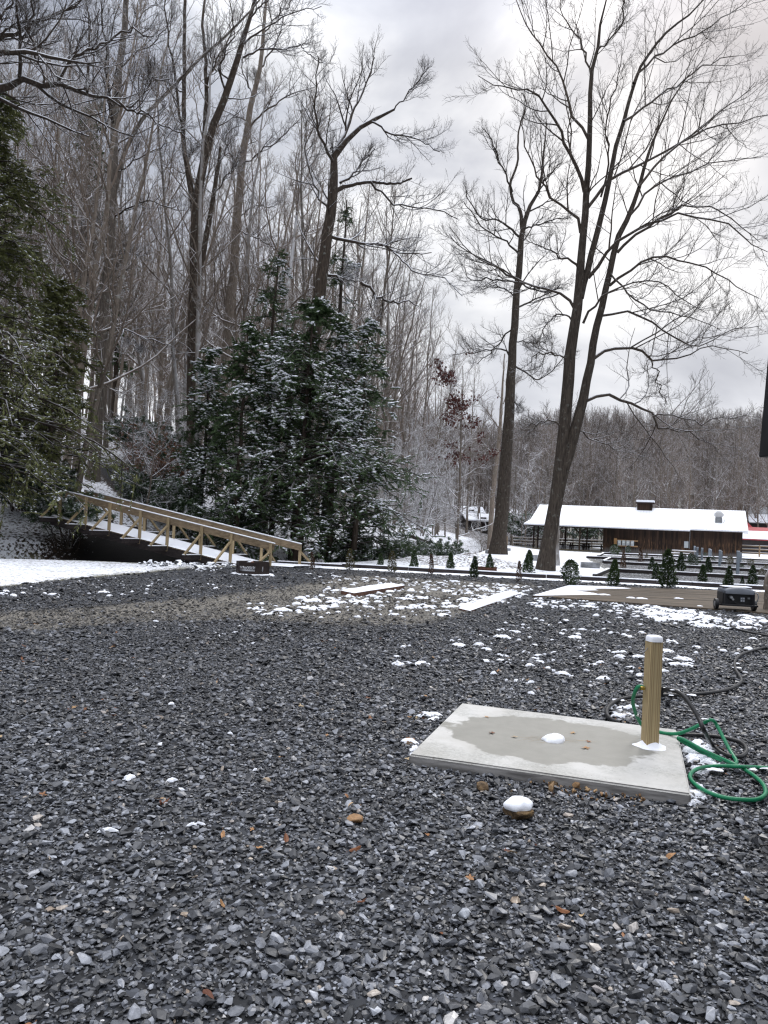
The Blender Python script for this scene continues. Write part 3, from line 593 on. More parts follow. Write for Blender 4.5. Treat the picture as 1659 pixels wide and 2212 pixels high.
hero('bare_tree', 'tall shaggy-barked tree standing behind the upper end of the footbridge', 'trees at the edge of the wood', G(205, 1037).y,
 [c5([(402, 2095, 56), (412, 1980, 48), (425, 1850, 42), (445, 1500, 40), (462, 1250, 38), (480, 1100, 36), (492, 900, 34), (495, 700, 32), (500, 500, 30), (520, 300, 27), (540, 150, 25), (550, 0, 22), (565, -150, 16)]),
  c5(tp([(490, 880), (520, 740), (560, 620), (620, 520), (700, 430), (800, 330), (900, 230), (1000, 140), (1080, 60), (1180, -60)], 22, 6))],
 [c5(tp(l, a, 3)) for l, a in [([(500, 560), (470, 400), (460, 200), (440, 60), (450, -60)], 14), ([(495, 700), (460, 560), (480, 480), (440, 330), (400, 200)], 8), ([(480, 960), (560, 900), (660, 880), (740, 910), (800, 920)], 9), ([(485, 1000), (430, 980), (370, 985)], 7),
  ([(455, 1440), (520, 1430), (580, 1450), (660, 1480), (760, 1510)], 9), ([(575, 1450), (590, 1500), (580, 1540)], 4), ([(520, 300), (600, 220), (680, 180), (760, 60)], 8), ([(700, 430), (640, 350), (620, 340), (720, 350)], 5), ([(540, 150), (620, 60), (700, 0)], 8), ([(470, 1110), (560, 1105), (640, 1115)], 5),
  ([(500, 760), (600, 690), (700, 640), (760, 560)], 7)]], (B_GREY, B_DARK), seed=13)
hero('bare_tree', 'tall grey tree with a curved side stem at the edge of the wood', 'trees at the edge of the wood', 44,
 [c5([(950, 2180, 34), (970, 1700, 36), (985, 1500, 38), (1020, 1150, 36), (1035, 950, 33), (1052, 750, 30), (1070, 600, 26), (1100, 430, 22), (1130, 300, 18), (1150, 120, 14), (1160, -60, 8)])],
 [c5(tp(l, a, 3)) for l, a in [([(1078, 570), (1120, 510), (1200, 455), (1290, 400), (1375, 380)], 12), ([(1045, 750), (1010, 680), (985, 600), (1000, 570), (1050, 545)], 9), ([(1110, 400), (1110, 340)], 5), ([(1055, 720), (1150, 650), (1230, 600), (1300, 520)], 7), ([(1035, 950), (1100, 900), (1200, 900)], 6),
  ([(1130, 300), (1200, 200), (1230, 100), (1220, 0)], 8), ([(1100, 430), (1060, 300), (1070, 180)], 6), ([(1020, 1000), (1080, 1020), (1150, 1050), (1220, 1100)], 7), ([(1150, 140), (1220, 60), (1300, -20)], 6)]], (B_GREY, B_DARK), seed=17)
c1 = lambda l, w0, w1: tp(l, w0, w1)
hero('bare_tree', 'crooked dark tree with creeper on its trunk above the snowy hemlock', 'trees at the edge of the wood', 37,
 [[(640, 1180, 30), (655, 950, 28), (672, 780, 28), (690, 640, 26), (702, 540, 24), (714, 450, 22), (722, 380, 18), (724, 335, 15), (760, 292, 11), (800, 262, 9), (852, 236, 5)],
  c1([(722, 420), (733, 408), (760, 400), (800, 392), (850, 398), (890, 385)], 11, 4)],
 [c1(l, a, 2) for l, a in [([(724, 340), (716, 320), (730, 316)], 5), ([(726, 330), (752, 270), (770, 225), (800, 160), (805, 120)], 8), ([(735, 395), (770, 370), (785, 345), (810, 320)], 6), ([(712, 510), (760, 520), (820, 528), (860, 545), (930, 545)], 9), ([(780, 610), (820, 640), (850, 655), (880, 650), (900, 660)], 7),
  ([(700, 590), (740, 600), (785, 612)], 8), ([(800, 392), (850, 440), (930, 450), (990, 470)], 5), ([(800, 262), (850, 290), (900, 300), (950, 330)], 5), ([(722, 360), (690, 290), (680, 220), (690, 120)], 7), ([(852, 236), (890, 190), (920, 150)], 3), ([(714, 460), (680, 400), (660, 330), (665, 250)], 6), ([(850, 545), (900, 590), (960, 600), (1000, 640)], 4)]],
 (B_DARK, B_DARK), seed=19)
# tree outside the frame whose snowy limbs reach in across the upper corner
hero('bare_tree', 'near tree whose thick snow-lined limbs reach across the upper left corner', 'trees at the edge of the wood', 25,
 [[(-150, 1215, 60), (-145, 800, 52), (-140, 500, 46), (-135, 300, 40), (-130, 100, 32), (-120, -200, 20)]],
 [c5(tp(l, a, 5)) for l, a in [([(-275, 500), (-120, 430), (0, 385), (60, 362), (120, 352), (200, 365), (300, 380), (380, 400), (450, 425), (530, 450), (600, 470)], 44), ([(-275, 330), (-120, 260), (0, 225), (100, 235), (200, 243), (300, 275), (380, 280), (450, 268)], 30), ([(-270, 250), (-100, 200), (0, 160), (120, 130), (220, 70), (320, 30), (420, -20)], 26),
  ([(520, 445), (560, 480), (640, 490), (700, 540), (800, 580)], 12), ([(300, 275), (380, 230), (460, 180), (560, 130), (680, 150)], 14), ([(190, 360), (185, 300), (150, 230), (130, 80), (160, -20)], 10), ([(380, 400), (385, 330), (380, 230), (400, 150), (360, 0)], 13), ([(-275, 120), (-60, 90), (20, 60), (60, -20)], 16),
  ([(0, 150), (60, 120), (140, 90), (180, 120)], 10), ([(560, 470), (620, 430), (660, 360), (720, 350)], 8)]], (B_DARK, B_DARK), seed=23, spread=.35)

# ---- bare forest trees: a few kinds, copied
def tree_mesh(seed, hgt, kind):
    global rng
    rng = np.random.default_rng(seed); r0 = {'tall': .0062, 'young': .006, 'broad': .0075}[kind]*hgt
    n = 16; z = np.linspace(0, hgt, n); bend = np.cumsum(rng.normal(0, .035, (n, 2)), 0)*hgt/n*1.2; bend -= bend[0]
    P = np.c_[bend, z][None]; Rr = (r0*(1-.93*(z/hgt)**1.15)+.012)[None]; Rr[0, 0] *= 1.35
    if kind == 'tall':
        plan = [dict(K=17, n=9, ratio=.36, ang=(28, 52), up=.13, wig=.13, t0=.26, t1=.99, rr=.5, rmin=.018, Lmin=1.0, sides=5, shape=.8),
                dict(K=8, n=6, ratio=.45, ang=(28, 55), up=.12, wig=.18, t0=.12, rr=.6, rmin=.010, Lmin=.6), dict(K=6, n=5, ratio=.5, ang=(25, 55), up=.1, wig=.2, t0=.1, rr=.7, rmin=.007, Lmin=.4)]
    elif kind == 'broad':
        plan = [dict(K=20, n=10, ratio=.48, ang=(35, 70), up=.10, wig=.16, t0=.22, t1=.98, rr=.55, rmin=.018, Lmin=1.0, sides=5, shape=.75),
                dict(K=9, n=7, ratio=.45, ang=(30, 60), up=.08, wig=.2, t0=.12, rr=.6, rmin=.010, Lmin=.6), dict(K=6, n=5, ratio=.5, ang=(25, 60), up=.05, wig=.22, t0=.1, rr=.7, rmin=.007, Lmin=.4)]
    else:
        plan = [dict(K=26, n=8, ratio=.42, ang=(55, 88), up=.03, wig=.12, t0=.12, t1=.98, rr=.5, rmin=.012, Lmin=.6, sides=4, shape=.7),
                dict(K=8, n=6, ratio=.42, ang=(35, 60), up=.03, wig=.15, t0=.15, rr=.6, rmin=.008, Lmin=.4), dict(K=4, n=4, ratio=.5, ang=(25, 55), up=.02, wig=.2, t0=.15, rr=.7, rmin=.006, Lmin=.25)]
    g = branchlets(P, Rr, plan); V, F = tubes([(P, Rr, 9)]); V2, F2 = tubes(g)
    return (V, F, V2, F2)
KINDS = {}
for kind, cnt, hh in (('tall', 6, 22), ('broad', 3, 18), ('young', 4, 8)):
    KINDS[kind] = []
    for k in range(cnt):
        V, F, V2, F2 = tree_mesh(500+len(KINDS)*20+k, hh, kind); mt = B_GREY if k % 3 else B_PALE
        KINDS[kind].append((npmesh('trunk', V, F, True, [mt]), npmesh('crown', V2, F2, True, [B_TWIG if kind != 'young' else B_PALE])))
rng = np.random.default_rng(77)
def forest_tree(kind, k, x, y, s, rz, lean, label, group):
    a, b = KINDS[kind][k % len(KINDS[kind])]
    t = thing('bare_tree' if kind != 'young' else 'young_tree', label, 'tree' if kind != 'young' else 'sapling', (x, y, H(x, y)-.1), (lean[0], lean[1], rz), group); t.scale = (s*1.0, s*1.0, s)
    link('trunk', a, t); link('crown', b, t); return t
ENVU = [-200, 640, 700, 760, 850, 920, 960, 1000, 1050, 1100, 1150, 1300, 1450, 1560, 1659, 1900]; ENVV = [-400, -250, 40, 110, 150, 330, 560, 700, 790, 850, 900, 880, 900, 870, 840, 830]
placed = []; nT = 0
cand = rng.random((6000, 2))
for q in cand:
    x = -62+q[0]*80; y = 33+(q[1]**1.5)*80
    s = float(creek(np.array([x]), np.array([y]))[0])
    if s < 4.5 or (y > 68 and x < 0 and rng.random() < .45): continue
    u, v = proj(x, y, H(x, y)); u = float(u)
    if not -190 < u < 1085 or abs(x+7) < 4.0 and y < 36: continue
    if 175 < u < 380 and y < 46: continue
    if any((x-a)**2+(y-b)**2 < (2.2+y*.014)**2 for a, b in placed): continue
    placed.append((x, y)); z0 = H(x, y)
    top = D(u, np.interp(u+rng.normal(0, 25), ENVU, ENVV)+rng.normal(0, 35), y).z-z0
    hg = min(rng.uniform(19, 27), max(5, top))
    kind = 'tall' if rng.random() < .78 else 'broad'; base = 22 if kind == 'tall' else 18
    if hg < 9: kind, base = 'young', 8
    forest_tree(kind, int(rng.integers(0, 9)), x, y, hg/base, rng.uniform(0, 6.28), (rng.normal(0, .045), rng.normal(.035, .06)), 'bare grey-brown tree in the snowy wood on the slope' if kind != 'young' else 'small bare tree growing low on the wooded slope', 'bare trees of the wood on the slope' if kind != 'young' else 'small bare trees on the slope'); nT += 1
    if nT >= 225: break
print('forest trees', nT)
nY = 0
for q in rng.random((2500, 2)):     # undergrowth with snow on its twigs, along the wood edge
    x = -20+q[0]*40; y = 33+q[1]*62; s = float(creek(np.array([x]), np.array([y]))[0]); u, v = proj(x, y, H(x, y)); u = float(u)
    if s < 2.5 and not (x > 11 and y > 92) or s > 22 or not (250 < u < 1150): continue
    if u < 840 and rng.random() < .6: continue
    if any((x-a)**2+(y-b)**2 < 1.8 for a, b in placed): continue
    placed.append((x, y)); hg = rng.uniform(6, 12) if u > 840 else rng.uniform(4, 7)
    forest_tree('young', int(rng.integers(0, 4)), x, y, hg/8, rng.uniform(0, 6.28), (rng.normal(0, .08), rng.normal(.0, .1)), 'small bare tree with snow-lined twigs by the creek bank', 'small bare trees along the creek'); nY += 1
    if nY >= 90: break
print('young', nY)
# trees just behind the barn, one by one
for k in range(46):
    u = 1090+k*12.6+rng.normal(0, 5); y = rng.uniform(97, 122); p = D(u, 1150, y); hg = rng.uniform(12, 19)*(.9 if u < 1400 else 1.0)
    forest_tree('broad', k, p.x, y, hg/18, rng.uniform(0, 6.28), (rng.normal(0, .03), rng.normal(0, .03)), 'bare snow-dusted tree close behind the barn', 'bare trees behind the barn')
# the far wooded hillside: a wood that reads as one mass
FARM = []
for k in range(6):
    rng = np.random.default_rng(900+k); hgt = 16; n = 7; z = np.linspace(0, hgt, n); b = np.cumsum(rng.normal(0, .05, (n, 2)), 0)*2; P = np.c_[b, z][None]; Rr = (.12*(1-.9*z/hgt)+.02)[None]
    g = branchlets(P, Rr, [dict(K=16, n=5, ratio=.38, ang=(30, 60), up=.15, wig=.12, t0=.3, rr=.5, rmin=.035, Lmin=1.0, sides=3, shape=.7), dict(K=8, n=4, ratio=.5, ang=(28, 55), up=.12, wig=.18, t0=.1, rr=.6, rmin=.020, Lmin=.8)])
    V, F = tubes([(P, Rr, 5)]+g); FARM.append(npmesh('far_tree', V, F, True, [B_FAR]))
rng = np.random.default_rng(31)
n = 7500; y = 112+rng.random(n)**.9*260; x = rng.uniform(-.75, .85, n)*y; s = creek(x, y); z = h(x, y); k_ = ((y > 118)|(s < 0)) & (s < 70) & ((s < 20) | (rng.random(n) < .6)); x, y, z = x[k_], y[k_], z[k_]; n = len(x)
sc = rng.uniform(.75, 1.15, n); fw = scatter('distant_woods', np.c_[x, y, z-.3], np.c_[rng.normal(0, .04, n), rng.normal(0, .04, n), rng.uniform(0, 6.3, n)], np.repeat(sc[:, None], 3, 1), rng.integers(0, 6, n), FARM)
tag(fw, 'bare wood covering the hill far behind the barn', None, kind='stuff')
# ------------------------------------------------------------------ evergreens
def cards(pos, dirn, ln, wd, tilt=.5, droop=.25):
    """leaf-like diamonds: rows of pos, direction; returns V,F (quads)"""
    n = len(pos); d = dirn/(np.linalg.norm(dirn, axis=1, keepdims=True)+1e-9); d = d+np.c_[np.zeros((n, 2)), -rng.random(n)*droop]
    d /= np.linalg.norm(d, axis=1, keepdims=True); up = np.array([0, 0, 1.0])+rng.normal(size=(n, 3))*tilt
    sx = np.cross(d, up); sx /= np.linalg.norm(sx, axis=1, keepdims=True)+1e-9; ln = np.broadcast_to(ln, (n,))[:, None]; wd = np.broadcast_to(wd, (n,))[:, None]
    V = np.stack([pos, pos+d*ln*.55+sx*wd*.5, pos+d*ln+np.array([0, 0, -1])*ln*.12, pos+d*ln*.5-sx*wd*.5], 1).reshape(-1, 3)
    return V, np.arange(4*n).reshape(n, 4)
def snowbits(pos, size):              # small flattened eight-sided clots
    n = len(pos); s = np.broadcast_to(size, (n,))[:, None]*rng.uniform(.6, 1.4, (n, 1)); a = rng.uniform(0, 6.28, n)
    c, q = np.cos(a)[:, None], np.sin(a)[:, None]; e1 = np.c_[c, q, np.zeros((n, 1))+rng.normal(0, .25, (n, 1))]*s*1.3; e2 = np.c_[-q, c, rng.normal(0, .25, (n, 1))]*s*.7; e3 = np.array([[0, 0, 1.0]])*s*.42
    V = np.stack([pos+e1, pos+e2, pos-e1, pos-e2, pos+e3, pos-e3*.4], 1).reshape(-1, 3); b = np.arange(n)[:, None, None]*6
    T = np.array([[0, 1, 4], [1, 2, 4], [2, 3, 4], [3, 0, 4], [1, 0, 5], [2, 1, 5], [3, 2, 5], [0, 3, 5]])[None]
    return V, (b+T).reshape(-1, 3)
def shoots(P, k, f0=0.0):             # k points along each line, with tangents
    M, n = P.shape[:2]; t = f0+(1-f0)*rng.random((M, k)); x = t*(n-1); i = np.minimum(x.astype(int), n-2); f = (x-i)[..., None]; m = np.arange(M)[:, None]
    a = P[m, i]; b = P[m, i+1]; T = b-a; return (a*(1-f)+b*f).reshape(-1, 3), T.reshape(-1, 3)
def conifer(name, label, group, base, hgt, prof, nb, mneed, kt=12, kc=26, card=(.17, .036), snow=.12, lean=(0, 0), bare=.06, tr=.013, droop=-.05, snowsz=.072, cat='conifer'):
    t = thing(name, label, cat, base, (0, 0, 0), group); n = 12; z = np.linspace(-.2, hgt, n)
    P = np.c_[lean[0]*z/hgt+rng.normal(0, .03, n), lean[1]*z/hgt, z][None]; Rr = (tr*hgt*(1-.93*np.clip(z, 0, 99)/hgt)+.01)[None]
    V, F = tubes([(P, Rr, 8)]); link('trunk', npmesh('trunk', V, F, True, [B_DARK]), t)
    q = bare+(1-bare)*rng.random(nb)**.9*.985; zz = q*hgt; az = rng.uniform(0, 6.28, nb); Ln = np.array([prof(v) for v in q])*rng.uniform(.5, 1.25, nb)*(1+.22*np.sin(az*2+q*7)); Ln = np.maximum(Ln, .25)
    st = np.c_[np.interp(zz, z, P[0, :, 0]), np.interp(zz, z, P[0, :, 1]), zz]; m = 8; s = np.linspace(0, 1, m)
    B = st[:, None]+np.stack([np.cos(az)[:, None]*Ln[:, None]*s, np.sin(az)[:, None]*Ln[:, None]*s, Ln[:, None]*(.24*s-.46*s**2)+droop*Ln[:, None]*s], -1)
    B[:, 1:] += rng.normal(size=(nb, m-1, 3))*.05; BR = (.012*Ln+.006)[:, None]*np.linspace(1, .25, m)
    tw, twr = spawn(B, BR, kt, 5, .42, ang=(40, 65), up=-.03, wig=.1, t0=.12, t1=1, rr=.6, rmin=.006, Lmin=.2, flat=.85, shape=.55)
    V, F = tubes([(B, BR, 4), (tw, twr, 3)]); link('branchwork', npmesh('branchwork', V, F, True, [B_HEM]), t)
    pos, T = shoots(tw, int(kc*1.35)); side = np.cross(T, [0, 0, 1.0]); side /= np.linalg.norm(side, axis=1, keepdims=True)+1e-9; T /= np.linalg.norm(T, axis=1, keepdims=True)+1e-9
    sg = rng.choice([-1, 1], len(T))[:, None]; d = T*.75+side*sg*rng.uniform(.2, 1, (len(T), 1)); ln = card[0]*rng.uniform(.6, 1.3, len(T))
    V, F = cards(pos, d, ln, card[1]*rng.uniform(.7, 1.3, len(T)), .55, .35); link('needles', npmesh('needles', V, F, False, [mneed]), t)
    if snow:
        rad_ = np.hypot(pos[:, 0], pos[:, 1]); k = rng.random(len(pos)) < snow*1.7*np.clip((rad_/(np.array([prof(min(.98, max(0, v))) for v in pos[:, 2]/hgt])+.1))-.25, 0, 1)*np.clip(vnoise((pos[:, 0]+base[0])*1.0, pos[:, 2]+pos[:, 1], .9, 5)*2.6-.6, 0, 1.6); sp = pos[k]+d[k]*ln[k][:, None]*.5+np.array([0, 0, .015])
        if len(sp): V, F = snowbits(sp, snowsz); link('snow_cover', npmesh('snow_cover', V, F, True, [MS]), t)
    return t
rng = np.random.default_rng(4)
def at(u, y): p = D(u, 1150, y); return Vector((p.x, y, H(p.x, y)))
full = lambda w_: (lambda q: w_*(1-q)**.62+.15)
hg = lambda b, u, v: D(u, v, b.y).z-b.z
b = at(640, 34.5); conifer('hemlock', 'broad central hemlock spreading snowy sprays above the creek bank', 'hemlocks by the creek', b, hg(b, 668, 630), full(4.6), 120, M_HEM, 12, 26, snow=.22, lean=(.3, 0), bare=.14)
b = at(585, 36.3); conifer('hemlock', 'shaggy low hemlock filling the gap left of the central one', 'hemlocks by the creek', b, hg(b, 595, 700), full(3.3), 100, M_HEM, 11, 24, snow=.15, lean=(.2, 0), bare=.12)
b = at(712, 36.0); conifer('hemlock', 'shaggy low hemlock filling the gap right of the central one', 'hemlocks by the creek', b, hg(b, 722, 690), full(3.3), 100, M_HEM, 11, 24, snow=.15, lean=(.2, 0), bare=.12)
b = at(505, 34.2); conifer('hemlock', 'snow-speckled hemlock between the footbridge and the central hemlock', 'hemlocks by the creek', b, hg(b, 520, 690), full(3.2), 90, M_HEM, 12, 26, snow=.2, lean=(.2, 0), bare=.14)
b = at(765, 35.5); conifer('hemlock', 'lower hemlock with drooping dark boughs reaching out over the creek', 'hemlocks by the creek', b, hg(b, 770, 690), full(3.7), 100, M_HEM, 12, 26, snow=.17, lean=(.2, 0), bare=.12)
b = at(560, 38.5); conifer('hemlock', 'thin-topped hemlock rising behind the central one', 'hemlocks by the creek', b, hg(b, 580, 540), full(2.8), 55, M_HEM, 9, 16, snow=.25, lean=(.3, 0), bare=.2)
b = at(700, 39); conifer('hemlock', 'loose grey-green hemlock wrapping round the crooked tree', 'hemlocks by the creek', b, hg(b, 718, 430), full(2.2), 46, M_HEM, 8, 13, snow=.3, lean=(.4, 0), bare=.25)
b = at(430, 36.5); conifer('hemlock', 'small snowy hemlock beside the dark many-stemmed tree', 'hemlocks by the creek', b, hg(b, 438, 745), full(2.3), 90, M_HEM, 11, 22, snow=.28, lean=(.2, 0), bare=.1)
b = at(-75, 28.3); conifer('hemlock', 'huge olive hemlock filling the edge of the wood by the lawn', 'hemlocks by the lawn', b, hg(b, -65, 180), lambda q: 5.4*(1-q)**.66+.3, 230, M_HEMO, 12, 22, card=(.19, .042), snow=.16, lean=(.2, 0), bare=.17, tr=.011, snowsz=.04)
b = at(-150, 28); conifer('hemlock', 'olive hemlock at the far end of the lawn beyond the huge one', 'hemlocks by the lawn', b, hg(b, -130, 420), lambda q: 3.4*(1-q)**.7+.2, 130, M_HEMO, 12, 24, card=(.19, .04), snow=.16, bare=.2, snowsz=.04)
b = at(100, 32.5); conifer('hemlock', 'olive hemlock leaning over the upper end of the footbridge', 'hemlocks by the lawn', b, hg(b, 110, 600), lambda q: 2.9*(1-q)**.5+.2, 100, M_HEMO, 12, 24, card=(.19, .04), snow=.13, bare=.22, snowsz=.04)
b = at(150, 60); conifer('pine_tree', 'thin dark pine standing among the bare trees high on the slope', None, b, hg(b, 178, 215), lambda q: 2.0*(1-q)**.5+.3, 80, M_HEM, 9, 16, card=(.34, .08), snow=.04, bare=.35, cat='pine tree')
b = at(232, 72); conifer('pine_tree', 'second dim pine further up the slope behind the shaggy tree', None, b, hg(b, 245, 470), lambda q: 1.8*(1-q)**.5+.3, 70, M_HEM, 8, 14, card=(.36, .09), snow=.04, bare=.3, cat='pine tree')

def bush_mesh(seed, hgt, wid, ns, leaf, mleaf, kl=9, stemr=.022, spreadup=.10, nlev=2, droopy=True, endonly=True, snow=.1, ssz=.03):
    global rng
    rng = np.random.default_rng(seed); az = rng.uniform(0, 6.28, ns); out = rng.uniform(.25, 1, ns)*wid; s = np.linspace(0, 1, 9)
    r0 = rng.uniform(0, .25, ns)*wid; hh = hgt*rng.uniform(.55, 1, ns)*(1-.25*(out/wid)**2)
    P = np.stack([(np.cos(az)*r0)[:, None]+np.cos(az)[:, None]*out[:, None]*s**1.4, (np.sin(az)*r0)[:, None]+np.sin(az)[:, None]*out[:, None]*s**1.4, hh[:, None]*(s**.85)], -1); P[:, 1:] += rng.normal(size=(ns, 8, 3))*.05
    Rr = np.full((ns, 1), stemr)*np.linspace(1, .35, 9); g = [(P, Rr, 5)]; a, b = spawn(P, Rr, 7, 6, .45, ang=(30, 65), up=spreadup, wig=.15, t0=.3, rr=.6, rmin=.006, Lmin=.3); g.append((a, b, 3))
    c, d = spawn(a, b, 4, 4, .5, ang=(30, 60), up=spreadup, wig=.15, t0=.35, rr=.7, rmin=.004, Lmin=.15); g.append((c, d, 3)); V, F = tubes(g); stem = (V, F)
    tips = np.concatenate([a[:, -1], c[:, -1], c[:, -2]]) if endonly else shoots(c, 4)[0]
    n = len(tips); pos = np.repeat(tips, kl, 0)+rng.normal(size=(n*kl, 3))*.02; an = rng.uniform(0, 6.28, n*kl); dz = rng.uniform(-1.3, .1, n*kl) if droopy else rng.uniform(-.4, .9, n*kl)
    dr = np.c_[np.cos(an), np.sin(an), dz]; V2, F2 = cards(pos, dr, leaf[0]*rng.uniform(.7, 1.2, n*kl), leaf[1]*rng.uniform(.8, 1.2, n*kl), .35, .2)
    return stem, (V2, F2), tips[rng.random(n) < snow]+np.array([0, 0, .03]), ssz
def make_bushes(specs, mstem, mleaf):
    res = []
    for k, sp in enumerate(specs):
        st, lf, sn, ssz = bush_mesh(*sp[0], **sp[1]); V, F = snowbits(sn, ssz)
        res.append((npmesh('stem_clump', st[0], st[1], True, [mstem]), npmesh('leafage', lf[0], lf[1], False, [mleaf]), npmesh('snow_cover', V, F, True, [MS])))
    return res
RH = make_bushes([((601+k, 2.6, 1.7, 15, (.17, .05), M_RHO), dict(kl=9, snow=.35, ssz=.05)) for k in range(4)], B_DARK, M_RHO)
BR_ = make_bushes([((641+k, 3.6, 1.4, 7, (.085, .05), M_BRN), dict(kl=5, stemr=.018, snow=.12, endonly=False, ssz=.03)) for k in range(2)], B_TWIG, M_BRN)
def bush(kindlist, k, name, label, cat, group, base, s, rz=0.0, sz=None):
    t = thing(name, label, cat, (base.x, base.y, base.z-.1), (0, 0, rz), group); t.scale = (s, s, sz or s)
    for me in kindlist[k % len(kindlist)]: link(me.name.split('.')[0], me, t)
    return t
rl = [(-40, 33.6, 1.2, 'rhododendron thicket under the huge olive hemlock'), (40, 33.2, 1.1, 'rhododendron with tangled bare stems beside the lawn bank'), (88, 32.6, 1.0, 'rhododendron drooping its long leaves over the lawn bank'), (146, 30.8, 1.0, 'rhododendron hanging over the upper end of the footbridge'),
      (60, 33, 1.2, 'rhododendron behind the upper end of the footbridge'), (330, 37, .95, 'rhododendron beside the gravel path on the slope'), (385, 35.6, 1.0, 'rhododendron behind the footbridge rail near the path'), (285, 45, 1.2, 'snowy rhododendron above the gravel path'),
      (440, 34.2, .9, 'dark rhododendron behind the middle of the footbridge'), (350, 43, 1.2, 'rhododendron above the brown-leaved bush'), (545, 36.5, .8, 'low rhododendron under the central hemlock'), (755, 36.2, .95, 'rhododendron with many leaning stems on the creek bank'), (808, 36.3, 1.0, 'dense rhododendron under the lower hemlock boughs'),
      (850, 37.5, .95, 'glossy rhododendron hanging over the creek'), (895, 43, .95, 'mid-green rhododendron beyond the fallen log'), (935, 47, .95, 'rhododendron on the far creek bank beyond the log'), (968, 52, .9, 'furthest rhododendron along the creek bank'), (1150, 98, 1.7, 'dark evergreen thicket left of the barn porch'), (1118, 101, 1.7, 'evergreen thicket between the straight tree and the barn'), (1265, 103, 1.5, 'evergreen thicket seen through the open barn porch')]
for k, (u, y, s, lab) in enumerate(rl): bush(RH, k, 'rhododendron', lab, 'shrub', 'rhododendrons', at(u, y), s, k*1.3)
for k, (u, y, s, lab) in enumerate([(322, 37.5, 1.0, 'young beech with pale brown withered leaves by the path'), (350, 38.5, 1.15, 'taller young beech with rusty withered leaves behind the footbridge'), (298, 41, .95, 'small beech with tan leaves above the path')]): bush(BR_, k, 'beech_sapling', lab, 'shrub', 'brown-leaved beeches', at(u, y), s, k*2.0)
# red-leaved oak beyond the creek
b = at(985, 63); t = thing('red_oak', 'oak with clinging dark red leaves beyond the hemlocks', 'tree', b); a, c = KINDS['young'][1]; q = link('trunk', a, t); q2 = link('crown', c, t); k_ = hg(b, 975, 790)/8; t.scale = (k_, k_, k_)
rng = np.random.default_rng(5); vv = np.zeros(len(c.vertices)*3, np.float32); c.vertices.foreach_get('co', vv); vv = vv.reshape(-1, 3); vv = vv[(vv[:, 2] > 4.2)]; vv = vv[rng.integers(0, len(vv), 2600)]; vv = vv[vnoise(vv[:, 0]*3, vv[:, 2]*3, 1.6) > .42]
V, F = cards(vv+rng.normal(size=vv.shape)*.05, rng.normal(size=vv.shape), .12, .09, .8, .3); link('leafage', npmesh('leafage', V, F, False, [M_RED]), t)

# ---- the small planted evergreens along the timber edging
def arb_mesh(seed, prof, mleaf, n=1500, snow=.1, sparse=1.0):
    global rng
    rng = np.random.default_rng(seed); n = int(n*sparse); z = rng.random(n)**.85; a = rng.uniform(0, 6.28, n); lob = 1+.18*np.sin(a*3+z*9+seed)+.1*np.sin(a*5-z*14); rr = np.array([prof(q) for q in z])*lob*np.sqrt(rng.uniform(.25, 1, n))
    pos = np.c_[np.cos(a)*rr, np.sin(a)*rr, .03+z*.95]; d = np.c_[np.cos(a)*.5, np.sin(a)*.5, rng.uniform(.3, 1.2, n)]; V, F = cards(pos, d, .085*rng.uniform(.6, 1.3, n), .045, .8, .05)
    k = rng.random(n) < snow*np.clip(vnoise(a*1.5+5, z*5, .5, seed % 5)*2.2-.4, 0, 1.5); sp = pos[k]*np.array([1.05, 1.05, 1]); Vs, Fs = snowbits(sp, .034)
    Pz = np.linspace(0, .95, 6); T, TF = tubes([(np.c_[np.zeros(6), np.zeros(6), Pz][None], np.linspace(.016, .004, 6)[None], 6)])
    return npmesh('foliage', V, F, False, [mleaf]), npmesh('snow_cover', Vs, Fs, True, [MS]), npmesh('trunk', T, TF, True, [B_DARK])
cone = lambda w_: (lambda q: w_*(1-q)**.7*min(1, .45+q*5))
oval = lambda w_: (lambda q: w_*math.sin(PI*min(1, .12+.88*q))**.6)
ARB = {'cone': [arb_mesh(1, cone(.24), M_ARB), arb_mesh(2, cone(.22), M_ARB, snow=.16), arb_mesh(3, cone(.26), M_ARB, snow=.2)], 'bush': [arb_mesh(4, oval(.33), M_ARB, 1700, .25), arb_mesh(5, oval(.48), M_ARB, 1700, .2)], 'yellow': [arb_mesh(6, cone(.24), M_ARY, 700, .15)],
       'brown': [arb_mesh(7, cone(.14), M_ARR, 420, .05)], 'ybush': [arb_mesh(8, oval(.42), M_ARY, 1100, .2)]}
cz = lambda x, y: (1097+.3386*x, 1042+.3386*y); cy2 = lambda x, y: (658+.3307*x, 1042+.3307*y)
